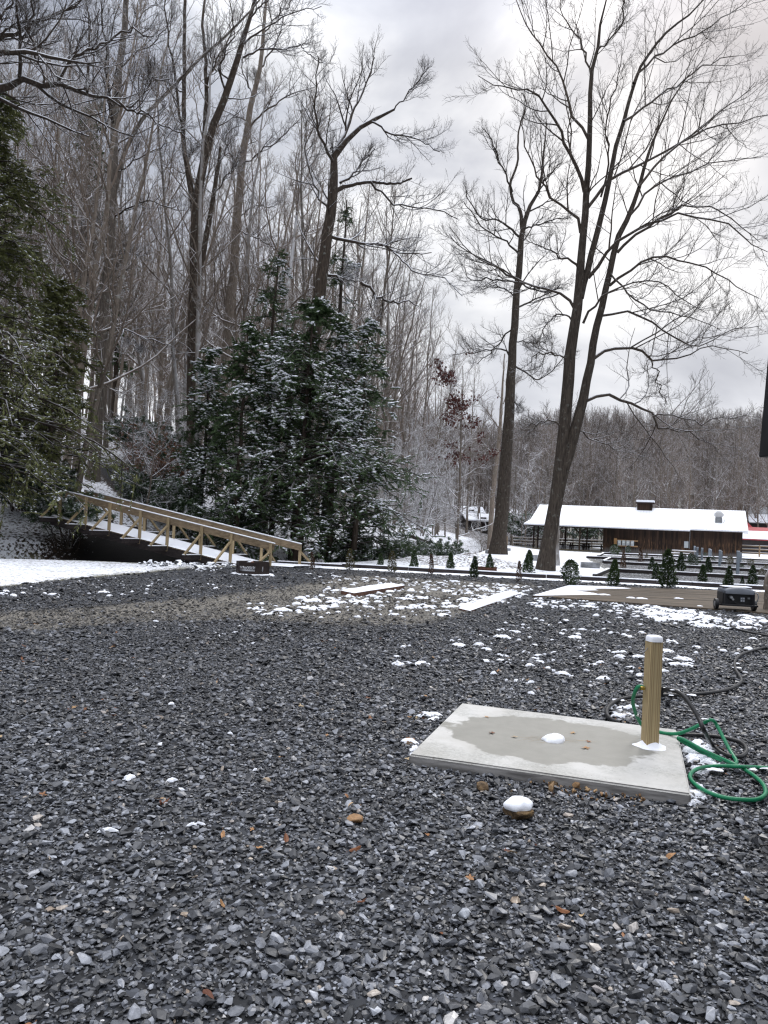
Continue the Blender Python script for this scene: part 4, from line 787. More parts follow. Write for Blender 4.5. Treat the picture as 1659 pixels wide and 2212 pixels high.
AL = [(cz(125, 602), cz(125, 440)[1], 'cone', 'slim conical arborvitae in the snow just before the tallest tree'), (cz(70, 633), cz(70, 505)[1], 'brown', 'withered red-brown arborvitae in front of the timber edging'), (cz(400, 663), cz(400, 500)[1], 'bush', 'bushy arborvitae dotted with snow, nearest the tallest tree'),
 (cz(670, 670), cz(670, 500)[1], 'cone', 'dark arborvitae above the snowy corner of the wooden platform'), (cz(945, 642), cz(945, 520)[1], 'cone', 'shorter partner of the two touching arborvitae behind the platform'), (cz(1015, 677), cz(1020, 440)[1], 'cone', 'tallest planted arborvitae, behind the middle of the platform'),
 (cz(1240, 658), cz(1240, 530)[1], 'cone', 'arborvitae behind the platform with a taller one at its back'), (cz(1405, 688), cz(1405, 540)[1], 'cone', 'arborvitae rising just above the black generator'), (cz(1560, 668), cz(1565, 535)[1], 'cone', 'arborvitae behind the right end of the black generator'),
 (cz(1280, 585), cz(1280, 480)[1], 'cone', 'arborvitae in the second bed, before the grey hookup posts'), (cz(1103, 572), cz(1105, 452)[1], 'cone', 'arborvitae standing clear in the second bed left of the posts'), (cz(915, 572), cz(915, 480)[1], 'cone', 'small arborvitae in the second bed behind the touching pair'),
 (cz(735, 563), cz(735, 440)[1], 'brown', 'thin half-dead arborvitae at the end of the second timber'), (cz(848, 525), cz(848, 412)[1], 'brown', 'rust-brown arborvitae standing on the third timber'), (cz(1165, 512), cz(1160, 455)[1], 'bush', 'arborvitae with a snow cap before the picnic table'), (cz(1183, 538), cz(1183, 465)[1], 'bush', 'round green arborvitae beside the snow-capped one'),
 (cz(1415, 528), cz(1415, 470)[1], 'ybush', 'yellowing shrub between two grey hookup posts'), (cz(1548, 536), cz(1550, 488)[1], 'ybush', 'brown-gold shrub beyond the last grey post'), (cz(1622, 605), cz(1622, 552)[1], 'ybush', 'wide grey-gold shrub at the edge of the second bed'), (cz(1490, 560), cz(1490, 525)[1], 'bush', 'low round green shrub at the foot of the paired posts'),
 (cz(768, 452), cz(768, 405)[1], 'bush', 'snow-topped shrub under the meter boxes on the barn'), (cz(683, 462), cz(683, 398)[1], 'bush', 'snow-topped shrub below the yellow box on the barn'), (cz(936, 455), cz(936, 417)[1], 'bush', 'little shrub against the middle of the barn wall'), (cz(849, 452), cz(849, 410)[1], 'cone', 'small shrub before the barn wall right of the meters'),
 (cz(990, 482), cz(990, 446)[1], 'yellow', 'small yellowish shrub left of the picnic table'), (cz(885, 492), cz(885, 450)[1], 'yellow', 'pale shrub in the fourth bed near the barn'), (cz(1258, 470), cz(1258, 455)[1], 'bush', 'snow-capped low shrub behind the first grey posts'), (cz(1310, 500), cz(1310, 476)[1], 'bush', 'dark ball shrub beside the middle posts'), (cz(1130, 492), cz(1130, 460)[1], 'bush', 'shrub hiding the foot of the picnic table'),
 (cz(1645, 560), cz(1645, 535)[1], 'ybush', 'straw-coloured shrub at the outer end of the third bed'), (cz(1495, 660), cz(1495, 640)[1], 'cone', 'seedling arborvitae near the generator'),
 (cy2(295, 578), cy2(290, 440)[1], 'yellow', 'yellowish sparse arborvitae nearest the footbridge'), (cy2(570, 594), cy2(585, 455)[1], 'yellow', 'leaning straw-yellow arborvitae by the timber edging'), (cy2(495, 570), cy2(495, 470)[1], 'cone', 'dark stubby arborvitae against the creek gap'), (cy2(713, 577), cy2(713, 450)[1], 'cone', 'dark arborvitae at the left of the rubble heap'),
 (cy2(828, 608), cy2(828, 475)[1], 'brown', 'bare brown arborvitae before the rubble heap'), (cy2(950, 588), cy2(955, 465)[1], 'cone', 'snow-dusted arborvitae before the rubble heap'), (cy2(1103, 628), cy2(1108, 490)[1], 'cone', 'arborvitae left of the rusty planter ring'), (cy2(1207, 602), cy2(1207, 475)[1], 'cone', 'arborvitae planted inside the rusty planter ring'),
 (cy2(53, 575), cy2(58, 460)[1], 'brown', 'tiny brown arborvitae close to the foot of the bridge')]
for k, ((u, v), vt, kd, lab) in enumerate(AL):
    p = G(u, v); hh_ = max(.35, (v-vt)/FPX*p.y*1.02); t = thing('arborvitae', lab, 'shrub', p, (0, rng.normal(.02, .03), k*1.7), 'planted evergreens'); t.scale = (hh_*1.0, hh_*1.0, hh_)
    if kd in ('cone', 'yellow') and hh_ > 1.3: t.scale = (hh_*.85, hh_*.85, hh_)
    for me in ARB[kd][k % len(ARB[kd])]: link(me.name.split('.')[0], me, t)
# ------------------------------------------------------------------ built things
rng = np.random.default_rng(99)
W_NEW = m_wood('pressure_treated_wood', (.20, .15, .085), (.42, .335, .205), 2)
W_NEWX = m_wood('pressure_treated_rail', (.13, .095, .06), (.30, .23, .15), 0)
W_DECK = m_wood('weathered_platform_wood', (.04, .031, .022), (.13, .102, .074), 0, .35)
W_DARK = m_wood('dark_old_timber', (.012, .010, .012), (.045, .036, .035), 0)
W_PLANK = m_wood('reddish_plank', (.05, .025, .018), (.16, .085, .06), 0)
W_GREY = m_wood('grey_rail_wood', (.16, .14, .115), (.36, .32, .27), 0)
BLK = plain('black_plastic', (.012, .012, .014), .45, .3, 6); GRYP = plain('grey_plastic', (.11, .12, .14), .4, .15, 5)
POSTG = plain('blue_grey_pedestal', (.20, .235, .27), .6, .12, 5); GALV = plain('galvanised_steel', (.26, .27, .28), .45, .3, 6, .6); RUST = plain('rusty_steel', (.085, .035, .022), .85, .45, 9)
FIRE = plain('brown_black_steel', (.022, .014, .012), .6, .45, 7); WIRE = plain('galvanised_wire', (.22, .22, .23), .4, .1, 6, .7)
def snowcap(parent, x0, x1, y0, y1, z, t=.03, bev=.012, name='snow_cover', mtx=None):
    b = BM(); b.box(x0, x1, y0, y1, z-.002, z+t, min(bev, t*.45), mtx); return b.build(name, MS, parent, True)
def mtx_ab(a, b, up=(0, 0, 1)):       # local x along a->b, z roughly up
    a = Vector(a); b = Vector(b); x = (b-a).normalized(); y = Vector(up).cross(x).normalized(); z = x.cross(y); m = Matrix((x, y, z)).transposed().to_4x4(); m.translation = a; return m
def tube_obj(name, pts, r, mat, parent=None, n=None, seg=10, smooth=True):
    P = smoothline(pts, n or len(pts)*9); V, F = tubes([(P[None, :, :3], np.full((1, len(P)), r), seg)]); return link(name, npmesh(name, V, F, smooth, [mat]), parent)

def dome(name, r_, hh_, parent, loc, seed):
    q = np.random.default_rng(seed); V = []; n = 30; m_ = 12; ph = q.uniform(0, 6, 4)
    for i in range(m_+1):
        th = (PI*.62)*i/m_
        for j in range(n):
            a = 2*PI*j/n; w_ = 1+.13*math.sin(2*a+ph[0])+.09*math.sin(3*a+ph[1]+i*.15)+.05*math.sin(5*a+ph[2]+i*.4)+.03*math.sin(9*a+ph[3]-i*.5); V.append((math.cos(a)*math.sin(th)*r_*w_, math.sin(a)*math.sin(th)*r_*w_, hh_*math.cos(th)*(1+.16*math.sin(a+ph[3])*math.sin(th)+.05*math.sin(4*a+i))))
    F = [(i*n+j, (i+1)*n+j, (i+1)*n+(j+1) % n, i*n+(j+1) % n) for i in range(m_) for j in range(n)]; return link(name, npmesh(name, V, F, True, [MS]), parent, loc)

# ---- footbridge
A0 = PZ(583, 1222, .03); Bq = D(150, 1124, A0.y+1.9); Fq = PZ(650, 1219, .06); ac = Vector((.92, 1.35, 0)); WB = ac.length
dx = Bq-A0; Lb = Vector((dx.x, dx.y, 0)).length; ex = Vector((dx.x, dx.y, 0)).normalized()
S0 = (583-512)/(583-150)*Lb; rise = (Bq.z-A0.z)/(Lb-S0); acn = ac.normalized()
br = thing('footbridge', 'wooden footbridge with snowy deck rising across the creek to the wooded slope', 'footbridge', A0)
def bz(s): return rise*max(0.0, s-S0)
def bp(s, o, z): q = ex*s+acn*o; return Vector((q.x, q.y, bz(s)+z))
def bl(s, o, z): q = ex*s+acn*o; return Vector((q.x, q.y, rise*(s-S0)+z))
LB2 = Lb+.8
b = BM()
for o in (.0, WB/2, WB): b.beam(bp(S0, o, -.20), bp(LB2, o, -.20), .08, .30)
b.build('stringer_frame', W_DARK, br)
b = BM(); nb_ = 58
for k in range(nb_):
    s = -.15+k*(LB2+.1)/nb_; b.beam(bp(s, -.05, -.02), bp(s, WB+.05, -.02), .14, .035, 0, (0, 0, 1))
b.build('deck_boards', m_wood('deck_board_wood', (.06, .045, .032), (.2, .16, .11), 1), br)
b = BM()
for k in range(36):
    s0, s1 = -.9+k*(LB2+.9)/36, -.9+(k+1)*(LB2+.9)/36; z = .035
    b.quad(bp(s0, -.02, z-.03), bp(s1, -.02, z-.03), bp(s1, .06, z), bp(s0, .06, z)); b.quad(bp(s0, .06, z), bp(s1, .06, z), bp(s1, WB-.06, z), bp(s0, WB-.06, z)); b.quad(bp(s0, WB-.06, z), bp(s1, WB-.06, z), bp(s1, WB+.02, z-.03), bp(s0, WB+.02, z-.03))
b.build('snow_cover', MS, br, True)
ts = [0]+[(583-u)/(583-150)*Lb for u in (502, 440, 368, 308, 240, 186)]+[Lb+.45]
for side, o0, sg in (('near', 0, -1), ('far', WB, 1)):
    for k, s in enumerate(ts):
        b = BM(); b.beam(bp(s, o0, -.2 if k else -.12), bl(s, o0, 1.05), .10, .10, .006); p_ = b.build('post', W_NEW, br)
        if k:
            b = BM(); b.beam(bp(s, o0, -.10), bp(s, o0+sg*.80, -.10), .10, .16, .005); b.build('outrigger', W_DARK, br)
            b = BM(); b.beam(bp(s+.02, o0, .0), bp(s+.02, o0+sg*.81, .0), .12, .035, .012); b.build('outrigger_snow', MS, br, True)
        b = BM(); b.beam(bp(s, o0+sg*.78, .0), bl(s, o0+sg*.05, .74), .09, .06, .004); b.build('brace', W_NEW, br)
    for (s0, s1) in ((-.08, Lb*.5), (Lb*.5, Lb+(.3 if side == 'near' else 1.0))):
        b = BM(); a, c = bl(s0, o0-sg*.07, .93), bl(s1, o0-sg*.07, .93); b.box(0, (c-a).length, -.022, .022, -.12, .13, .004, mtx_ab(a, c)); rl_ = b.build('handrail', W_NEWX, br)
        b = BM(); b.box(0, (c-a).length, -.04, .04, .13, .17, .014, mtx_ab(a, c)); b.build('snow_cover', MS, rl_, True)
# cobbles round the foot of the bridge
pp = [PZ(random.uniform(300, 580), 0, 0) if False else PZ(u, 1222-(u-300)*.008+random.gauss(-2, 4), 0) for u in [random.uniform(290, 590) for _ in range(150)]]
M_COB = m_stone('creek_cobble', [(0, (.04, .045, .05)), (.5, (.13, .14, .15)), (1, (.3, .3, .3))]); 
m_cs, nt, bs = newmat('snowy_cobble'); c = mix(nt, mth(nt, 'MULTIPLY', upness(nt, .2, .5), mrange(nt, nd(nt, 'ShaderNodeObjectInfo').outputs['Random'], .3, .4)), (.09, .095, .10), SNOW); setc(nt, bs, c, .7)
s = .09*np.exp(rng.normal(0, .45, len(pp))); x = np.array([p.x for p in pp]); y = np.array([p.y for p in pp])+rng.uniform(0, .8, len(pp))
cb = scatter('creek_gravel_stones', np.c_[x, y, h(x, y)+s*.25], np.c_[rng.normal(0, .3, (len(x), 2)), rng.uniform(0, 6, len(x))], np.repeat(s[:, None], 3, 1), rng.integers(0, 4, len(x)), [bm_mesh(hull(22, 1, .8, .6, 700+k), 'cobble', m_cs) for k in range(4)])
tag(cb, 'snow-topped cobbles heaped along the lawn edge by the footbridge', None, kind='stuff')

# ---- timber edging
def timber(a, b_, label, group='timber edging round the beds', wd=.16, ht=.15, sn=True, gap=.02):
    a = Vector(a); b_ = Vector(b_); a.z = H(a.x, a.y); b_.z = H(b_.x, b_.y); t = thing('edging_timber', label, 'edging', a, (0, 0, math.atan2(b_.y-a.y, b_.x-a.x)), group); ln = (b_-a).length-gap
    b = BM(); b.box(0, ln, -wd/2, wd/2, -.05, ht, .008); b.build('timber', W_DARK, t)
    if sn: b = BM(); b.box(.0, ln, -wd/2+.004, wd/2-.004, ht, ht+.035, .014); b.build('snow_cover', MS, t, True)
    return t
def row(u0, v0, u1, v1, n, labs):
    a, b_ = G(u0, v0), G(u1, v1)
    for k in range(n): timber(a.lerp(b_, k/n), a.lerp(b_, (k+1)/n), labs[k])
O = ['first', 'second', 'third', 'fourth', 'fifth', 'sixth', 'seventh', 'eighth']
a, b_ = CURB_A.copy(), CURB_B.copy()
for k in range(7):
    p, q = a.lerp(b_, k/7), a.lerp(b_, (k+1)/7); timber(p, q, f'{O[k]} snow-topped timber of the long front edging, counting from the footbridge')
row(1314, 1235, 1700, 1255, 3, [f'{O[k]} timber of the front edge of the second bed, from the lawn' for k in range(3)])
timber(G(1284, 1249), G(1314, 1235), 'short slanting timber closing the first bed beside the lawn')
row(1304, 1217, 1700, 1239, 3, [f'{O[k]} timber of the front edge of the third bed, from the lawn' for k in range(3)])
row(1267, 1206, 1700, 1224, 3, [f'{O[k]} timber of the front edge of the fourth bed, from the lawn' for k in range(3)])
timber(G(1304, 1216), G(1318, 1208), 'short end timber of the third bed beside the grey planter ring')
row(1300, 1197, 1700, 1212, 2, [f'{O[k]} timber of the last bed, close in front of the barn' for k in range(2)])
timber(G(1292, 1204), G(1305, 1196), 'short end timber of the last bed at the corner of the barn porch')

# ---- grey hookup posts
for k, ((x, y), yt, ln_) in enumerate([((1190, 470), 408, 'furthest of the blue-grey hookup posts'), ((1207, 492), 415, 'second blue-grey hookup post beside the furthest one'), ((1237, 497), 420, 'blue-grey hookup post standing alone right of the first pair'), ((1285, 478), 425, 'left post of the middle pair of grey hookup posts'), ((1294, 480), 430, 'right post of the middle pair of grey hookup posts'),
     ((1350, 552), 434, 'tall blue-grey hookup post at the edge of the second bed'), ((1360, 520), 440, 'short grey hookup post just behind the tall one'), ((1465, 600), 440, 'tallest and nearest blue-grey hookup post'), ((1483, 518), 450, 'grey hookup post just behind the nearest one')]):
    u, v = cz(x, y); p = G(u, v); hh_ = (y-yt)*.3386/FPX*p.y; t = thing('hookup_post', ln_, 'post', p, (0, 0, .2*k), 'blue-grey hookup posts')
    b = BM(); wd = .065 if hh_ < 1.4 else .075; b.box(-wd, wd, -wd, wd, -.1, hh_, .008); b.box(-wd-.008, wd+.008, -wd-.008, wd+.008, hh_-.05, hh_-.02, .003); b.build('post_body', POSTG, t)
    b = BM(); b.box(-wd, wd, -wd, wd, hh_, hh_+.02, .008); b.build('snow_cover', MS, t, True)
    b = BM(); b.box(-wd*.7, wd*.7, -wd-.03, -wd-.001, hh_*.55, hh_*.8, .006); b.build('outlet_cover', GRYP, t)

# ---- planter rings of corrugated steel
def ring(u0, u1, v0, v1, label, mat, cat='planter ring'):
    p = G((u0+u1)/2, v1); r = (u1-u0)/2/FPX*p.y; hh_ = (v1-v0)/FPX*p.y*.85; p.y += r; p.z = H(p.x, p.y)
    t = thing('planter_ring', label, cat, p, (0, 0, 0), 'corrugated planter rings'); n = 48; zs = np.linspace(-.03, hh_, 25); V = []
    for sgn in (1, -1):
        for z in zs:
            rr = r+.012*math.sin(z/hh_*PI*8)-(0 if sgn > 0 else .012); V += [(math.cos(a)*rr, math.sin(a)*rr, z) for a in np.arange(n)*2*PI/n]
    V = np.array(V); m = len(zs); F = []
    for q in range(2):
        for j in range(m-1):
            A_ = (q*m+j)*n; B_ = A_+n; i = np.arange(n); k2 = (i+1) % n; F.append(np.stack([A_+i, A_+k2, B_+k2, B_+i], 1) if q == 0 else np.stack([A_+k2, A_+i, B_+i, B_+k2], 1))
    A_ = (m-1)*n; B_ = (2*m-1)*n; i = np.arange(n); k2 = (i+1) % n; F.append(np.stack([A_+i, A_+k2, B_+k2, B_+i], 1))
    link('ring_wall', npmesh('ring_wall', V, np.concatenate(F), True, [mat]), t)
    b = BM(); b.cyl((0, 0, hh_*.55), r-.02, .06, 32); b.build('snow_fill', MS, t)
c5b = lambda x, y: (960+.1488*x, 1070+.1488*y)
ring(cz(480, 0)[0], cz(603, 0)[0], cz(0, 508)[1], cz(0, 548)[1], 'grey corrugated ring on the snow between the tallest tree and the beds', GALV)
ring(cz(120, 0)[0], cz(205, 0)[0], cz(0, 458)[1], cz(0, 500)[1], 'grey corrugated ring half hidden by the tallest tree', GALV)
ring(c5b(600, 0)[0], c5b(745, 0)[0], c5b(0, 785)[1], c5b(0, 848)[1], 'dark grey ring at the near left foot of the straight tree', GALV)
ring(c5b(608, 0)[0], c5b(700, 0)[0], c5b(0, 712)[1], c5b(0, 760)[1], 'small ring behind the dark grey one by the straight tree', GALV)
ring(c5b(800, 0)[0], c5b(975, 0)[0], c5b(0, 762)[1], c5b(0, 808)[1], 'rust-streaked grey ring just right of the straight tree', GALV)
ring(c5b(492, 0)[0], c5b(778, 0)[0], c5b(0, 1030)[1], c5b(0, 1158)[1], 'rusty brown corrugated ring by the rubble heap', RUST)

# ---- fallen log
a, c = G(900, 1172), G(952, 1187); a.z += .35; c.z += .12; t = thing('fallen_log', 'snow-topped log lying across the creek bank', 'log', a); P = np.stack([np.array((c-a)*q) for q in np.linspace(-.25, 1, 12)]); P += rng.normal(0, .015, P.shape)
V, F = tubes([(P[None], np.linspace(.17, .24, 12)[None], 12)]); link('log_wood', npmesh('log_wood', V, F, True, [B_DARK]), t)
V, F = tubes([(P[None]+np.array([0, 0, .13]), np.linspace(.13, .18, 12)[None], 10)]); link('snow_cover', npmesh('snow_cover', V, F, True, [MS]), t)

# ---- fire ring with lettering
fp = PZ(539, 1243, 0); fr = thing('fire_ring', 'dark steel fire ring with cut-out letters at the foot of the footbridge', 'fire ring', (fp.x, fp.y+.5, .02), (0, 0, R(0)))
sR = .525; HH = .37; inner = {0: None}
def panel(k, holes):
    b = bmesh.new(); ed = []
    for lp in [[(-sR/2, 0), (sR/2, 0), (sR/2, HH), (-sR/2, HH)]]+holes:
        vs = [b.verts.new((x, 0, z)) for x, z in lp]; ed += [b.edges.new((vs[i], vs[(i+1) % len(vs)])) for i in range(len(vs))]
    bmesh.ops.triangle_fill(b, use_beauty=True, edges=ed); me = bpy.data.meshes.new('steel_panel'); b.to_mesh(me); b.free(); me.materials.append(FIRE)
    ang = R(-10+60*k); ap = sR*math.cos(PI/6); o = link('steel_panel', me, fr, (math.sin(ang)*ap, -math.cos(ang)*ap, 0), (0, 0, ang)); m_ = o.modifiers.new('thickness', 'SOLIDIFY'); m_.thickness = .006; return o
wv = [(-.02, .04), (.03, .05), (.06, .09), (.07, .14), (.11, .17), (.15, .20), (.155, .235), (.12, .235), (.10, .205), (.085, .26), (.05, .265), (.045, .235), (.0, .20), (-.035, .16), (-.045, .10)]
wv = [(x-.055, z+.02) for x, z in wv]
star = [(.0, .08), (.03, .13), (.02, .2), (.0, .26), (-.02, .2), (-.03, .13)]
win = [(-.235, .10), (.235, .10), (.235, .245), (-.235, .245)]
for k in range(6):
    pn = panel(k, {0: [win], 5: [wv], 1: [star]}.get(k, [star]))
    if k == 0:
        cu = bpy.data.curves.new('lettering', 'FONT'); cu.body = 'OUTDOORS'; cu.size = .145; cu.extrude = .003; cu.align_x = 'CENTER'; cu.offset = .0035
        tmp = bpy.data.objects.new('tmp_text', cu); C.objects.link(tmp); bpy.context.view_layer.update(); me = bpy.data.meshes.new_from_object(tmp.evaluated_get(bpy.context.evaluated_depsgraph_get())); bpy.data.objects.remove(tmp)
        me.materials.clear(); me.materials.append(FIRE); xs_ = [v.co.x for v in me.vertices]; ys_ = [v.co.y for v in me.vertices]; sx = .46/(max(xs_)-min(xs_)); sy = .10/(max(ys_)-min(ys_))
        for v in me.vertices: v.co = Vector((v.co.x*sx, v.co.z, .146+(v.co.y-min(ys_))*sy))
        link('lettering', me, pn)
b = BM(); b.cyl((0, 0, .0), .44, .30, 24, .38); b.build('snow_fill', MS, fr, True)
b = BM(); b.cyl((0, 0, -.01), .66, .025, 30, .60); b.build('snow_skirt', MS, fr, True)
lg = thing('firewood_log', 'short cut log with snow on it lying in the fire ring', 'log', (fp.x+.02, fp.y+.35, .36), (0, R(-12), R(-55))); b = BM(); b.cyl((-.2, 0, 0), .055, .38, 14, .05, 'X'); b.build('log_wood', plain('cut_log', (.24, .12, .08), .8, .3), lg)
b = BM(); b.cyl((-.2, 0, .035), .05, .30, 12, .04, 'X'); b.build('snow_cover', MS, lg, True)

# ---- planks on the gravel and the low platform
def plank(p4, ht, label, mat, sn=.035, name='wooden_plank'):
    a, b_, c_, d_ = [Vector(p) for p in p4]; o = a.copy(); o.z = 0; t = thing(name, label, 'plank', o)
    b = bmesh.new(); lo = [b.verts.new(((p-o).x, (p-o).y, .0)) for p in p4]; hi = [b.verts.new(((p-o).x, (p-o).y, ht)) for p in p4]
    b.faces.new(hi); b.faces.new(lo[::-1]); [b.faces.new((lo[i], lo[(i+1) % 4], hi[(i+1) % 4], hi[i])) for i in range(4)]; bmesh.ops.recalc_face_normals(b, faces=b.faces); bmesh.ops.bevel(b, geom=b.edges[:], offset=.006, segments=1, affect='EDGES')
    link('board', bm_mesh(b, 'board', mat), t)
    if sn:
        cc = sum([p-o for p in p4], Vector())/4; n = 10; b = bmesh.new(); g_ = [[None]*(n+1) for _ in range(n+1)]
        for i in range(n+1):
            for j in range(n+1):
                q = (a.lerp(b_, i/n)).lerp(d_.lerp(c_, i/n), j/n)-o; e1 = min(i, n-i, j, n-j); g_[i][j] = b.verts.new((q.x+(random.gauss(0, .012) if e1 else 0), q.y+(random.gauss(0, .012) if e1 else 0), ht+(sn*(.75+.5*random.random()) if e1 else .002)))
        [b.faces.new((g_[i][j], g_[i+1][j], g_[i+1][j+1], g_[i][j+1])) for i in range(n) for j in range(n)]; bmesh.ops.recalc_face_normals(b, faces=b.faces); link('snow_cover', bm_mesh(b, 'snow_cover', MS, True), t)
    return t
plank([PZ(736, 1284, 0), PZ(764, 1290, 0), PZ(874, 1272, 0), PZ(848, 1267, 0)], .09, 'short thick plank with snow on top lying alone on the gravel', W_PLANK)
plank([PZ(990, 1317, 0), PZ(1015, 1323, 0), PZ(1126, 1284, 0), PZ(1100, 1280, 0)], .03, 'thin board wholly buried in snow beside the platform', W_PLANK, .06)
t = thing('timber_platform', 'low weathered wooden platform with snow on its left end', 'platform', (DK[0].x, DK[0].y, 0)); o = Vector((DK[0].x, DK[0].y, 0)); nb_ = 9
for k in range(nb_):
    f0, f1 = k/nb_, (k+1)/nb_-.006; pts = [DK[0].lerp(DK[3], f0), DK[1].lerp(DK[2], f0), DK[1].lerp(DK[2], f1), DK[0].lerp(DK[3], f1)]
    b = bmesh.new(); lo = [b.verts.new((p.x-o.x, p.y-o.y, .0)) for p in pts]; hi = [b.verts.new((p.x-o.x, p.y-o.y, .045+random.uniform(-.003, .003))) for p in pts]; b.faces.new(hi); [b.faces.new((lo[i], lo[(i+1) % 4], hi[(i+1) % 4], hi[i])) for i in range(4)]; bmesh.ops.recalc_face_normals(b, faces=b.faces); link('board', bm_mesh(b, 'board', W_DECK), t)
b = bmesh.new(); n = 16; g_ = [[None]*(n+1) for _ in range(n+1)]; q0, q1, q3 = DK[0], DK[1], DK[3]
for i in range(n+1):
    for j in range(n+1):
        f = j/n; w_ = (.20-.05*f+.10*math.sin(f*9)*f+.05*math.sin(f*23)) if f > .25 else .02+.6*f; q = DK[0].lerp(DK[3], f)+(DK[1].lerp(DK[2], f)-DK[0].lerp(DK[3], f))*(w_*i/n); e1 = min(i, n-i, j, n-j); g_[i][j] = b.verts.new((q.x-o.x, q.y-o.y, .048+(min(e1, 3)*.010)))
[b.faces.new((g_[i][j], g_[i+1][j], g_[i+1][j+1], g_[i][j+1])) for i in range(n) for j in range(n)]; bmesh.ops.recalc_face_normals(b, faces=b.faces); link('snow_cover', bm_mesh(b, 'snow_cover', MS, True), t)
for (u, v, s_) in ((1304, 1282, .13), (1363, 1289, .10), (1385, 1290, .12), (1465, 1290, .10), (1280, 1279, .08), (1340, 1304, .07), (1512, 1306, .06)):
    p = PZ(u, v, .08); link('snow_patch', lumps[int(u) % 10], t, (p.x-o.x, p.y-o.y, .044)).scale = (s_*1.2, s_, s_)

# ---- portable generator
gp_ = PZ(1592, 1318, .045); sc_g = 90/FPX*gp_.y; g = thing('portable_generator', 'black portable generator with rounded grey lid and two wheels on the platform', 'generator', gp_, (0, 0, R(-8))); W2 = sc_g*.43
b = BM(); b.box(-W2*.80, W2*.82, -.05, .45, .13, .40, .02); b.build('body', BLK, g)
b = BM(); b.box(-W2, W2, -.16, -.11, .10, .145, .012); b.box(-W2, W2, .42, .46, .10, .145, .012); b.box(-W2, -W2+.05, -.16, .46, .10, .145, .012); b.box(W2-.05, W2, -.16, .46, .10, .145, .012); b.box(-W2*.78, -W2*.7, -.15, -.11, .12, .44, .01); b.box(W2*.74, W2*.82, -.15, -.11, .12, .44, .01); b.build('frame', BLK, g)
# lid with a rounded top
b = bmesh.new(); n = 14; rows_ = []
for y_ in (-.17, -.12, .40, .47):
    ins = .02 if y_ in (-.17, .47) else 0; dz = -.035 if y_ in (-.17, .47) else 0
    rows_.append([b.verts.new((-W2*.80+ins+(W2*1.62-2*ins)*i/n, y_, .40+dz+.135*math.sin(PI*(.07+.86*i/n))**.45)) for i in range(n+1)])
[b.faces.new((rows_[r_][i], rows_[r_][i+1], rows_[r_+1][i+1], rows_[r_+1][i])) for r_ in range(3) for i in range(n)]
lo = [b.verts.new((v.co.x, v.co.y, .385)) for v in rows_[0]]; [b.faces.new((lo[i], lo[i+1], rows_[0][i+1], rows_[0][i])) for i in range(n)]
lo2 = [b.verts.new((v.co.x, v.co.y, .385)) for v in rows_[3]]; [b.faces.new((lo2[i+1], lo2[i], rows_[3][i], rows_[3][i+1])) for i in range(n)]
for s_ in (0, n): b.faces.new([lo[s_]]+[rows_[r_][s_] for r_ in range(4)]+[lo2[s_]])
bmesh.ops.recalc_face_normals(b, faces=b.faces); link('lid', bm_mesh(b, 'lid', GRYP, True), g)
b = BM(); b.box(-W2*.72, W2*.76, .0, .38, .525, .548, .01); b.build('snow_cover', MS, g, True)
b = BM(); b.box(W2*.10, W2*.34, -.075, -.045, .20, .315, .004); pn_ = b.build('outlet_panel', GRYP, g)
for i in range(2):
    for j in range(2): b = BM(); b.cyl((W2*(.16+.12*i), -.083, .228+.055*j), .018, .01, 12, None, 'Y'); b.build('socket', plain('pale_socket', (.4, .42, .45), .5, .1), pn_)
b = BM(); b.box(W2*.50, W2*.62, -.065, -.045, .27, .31, .003); b.build('switch', GALV, g)
b = BM(); b.cyl((-W2*.42, -.12, .30), .045, .08, 12, .03, 'Y'); b.cyl((-W2*.33, -.12, .255), .025, .06, 10, None, 'Y'); b.build('fuel_valve', GALV, g)
tube_obj('fuel_line', [(-W2*.4, -.1, .26), (-W2*.2, -.13, .18), (0, -.13, .155), (W2*.3, -.13, .15)], .008, BLK, g)
tube_obj('handle', [(W2*.80, -.05, .42), (W2*1.0, -.05, .41), (W2*1.06, -.05, .32), (W2*.98, -.05, .20), (W2*.84, -.05, .15)], .012, GALV, g)
for s_ in (-1, 1):
    b = BM(); b.cyl((s_*W2*1.0-.035, .05, .125), .125, .07, 24, None, 'X'); wv_ = b.build('wheel', BLK, g); b = BM(); b.cyl((s_*W2*1.0-.038, .05, .125), .06, .076, 16, None, 'X'); b.build('hub', GALV, wv_)

# ---- stump and leaning trunk at the right edge, behind the generator
p = PZ(1668, 1316, .05); t = hero('leaning_tree', 'rough bare trunk leaning in beside the black generator', None, p.y, [[(1664, 1322, 15), (1657, 1290, 13), (1660, 1250, 12), (1674, 1200, 11), (1694, 1140, 10), (1720, 1060, 12)]], [[(1668, 1200, 8), (1720, 1160, 6), (1760, 1100, 4)]], (B_GREY, B_DARK), plan=TWIG[1:], seed=31, cat='tree')

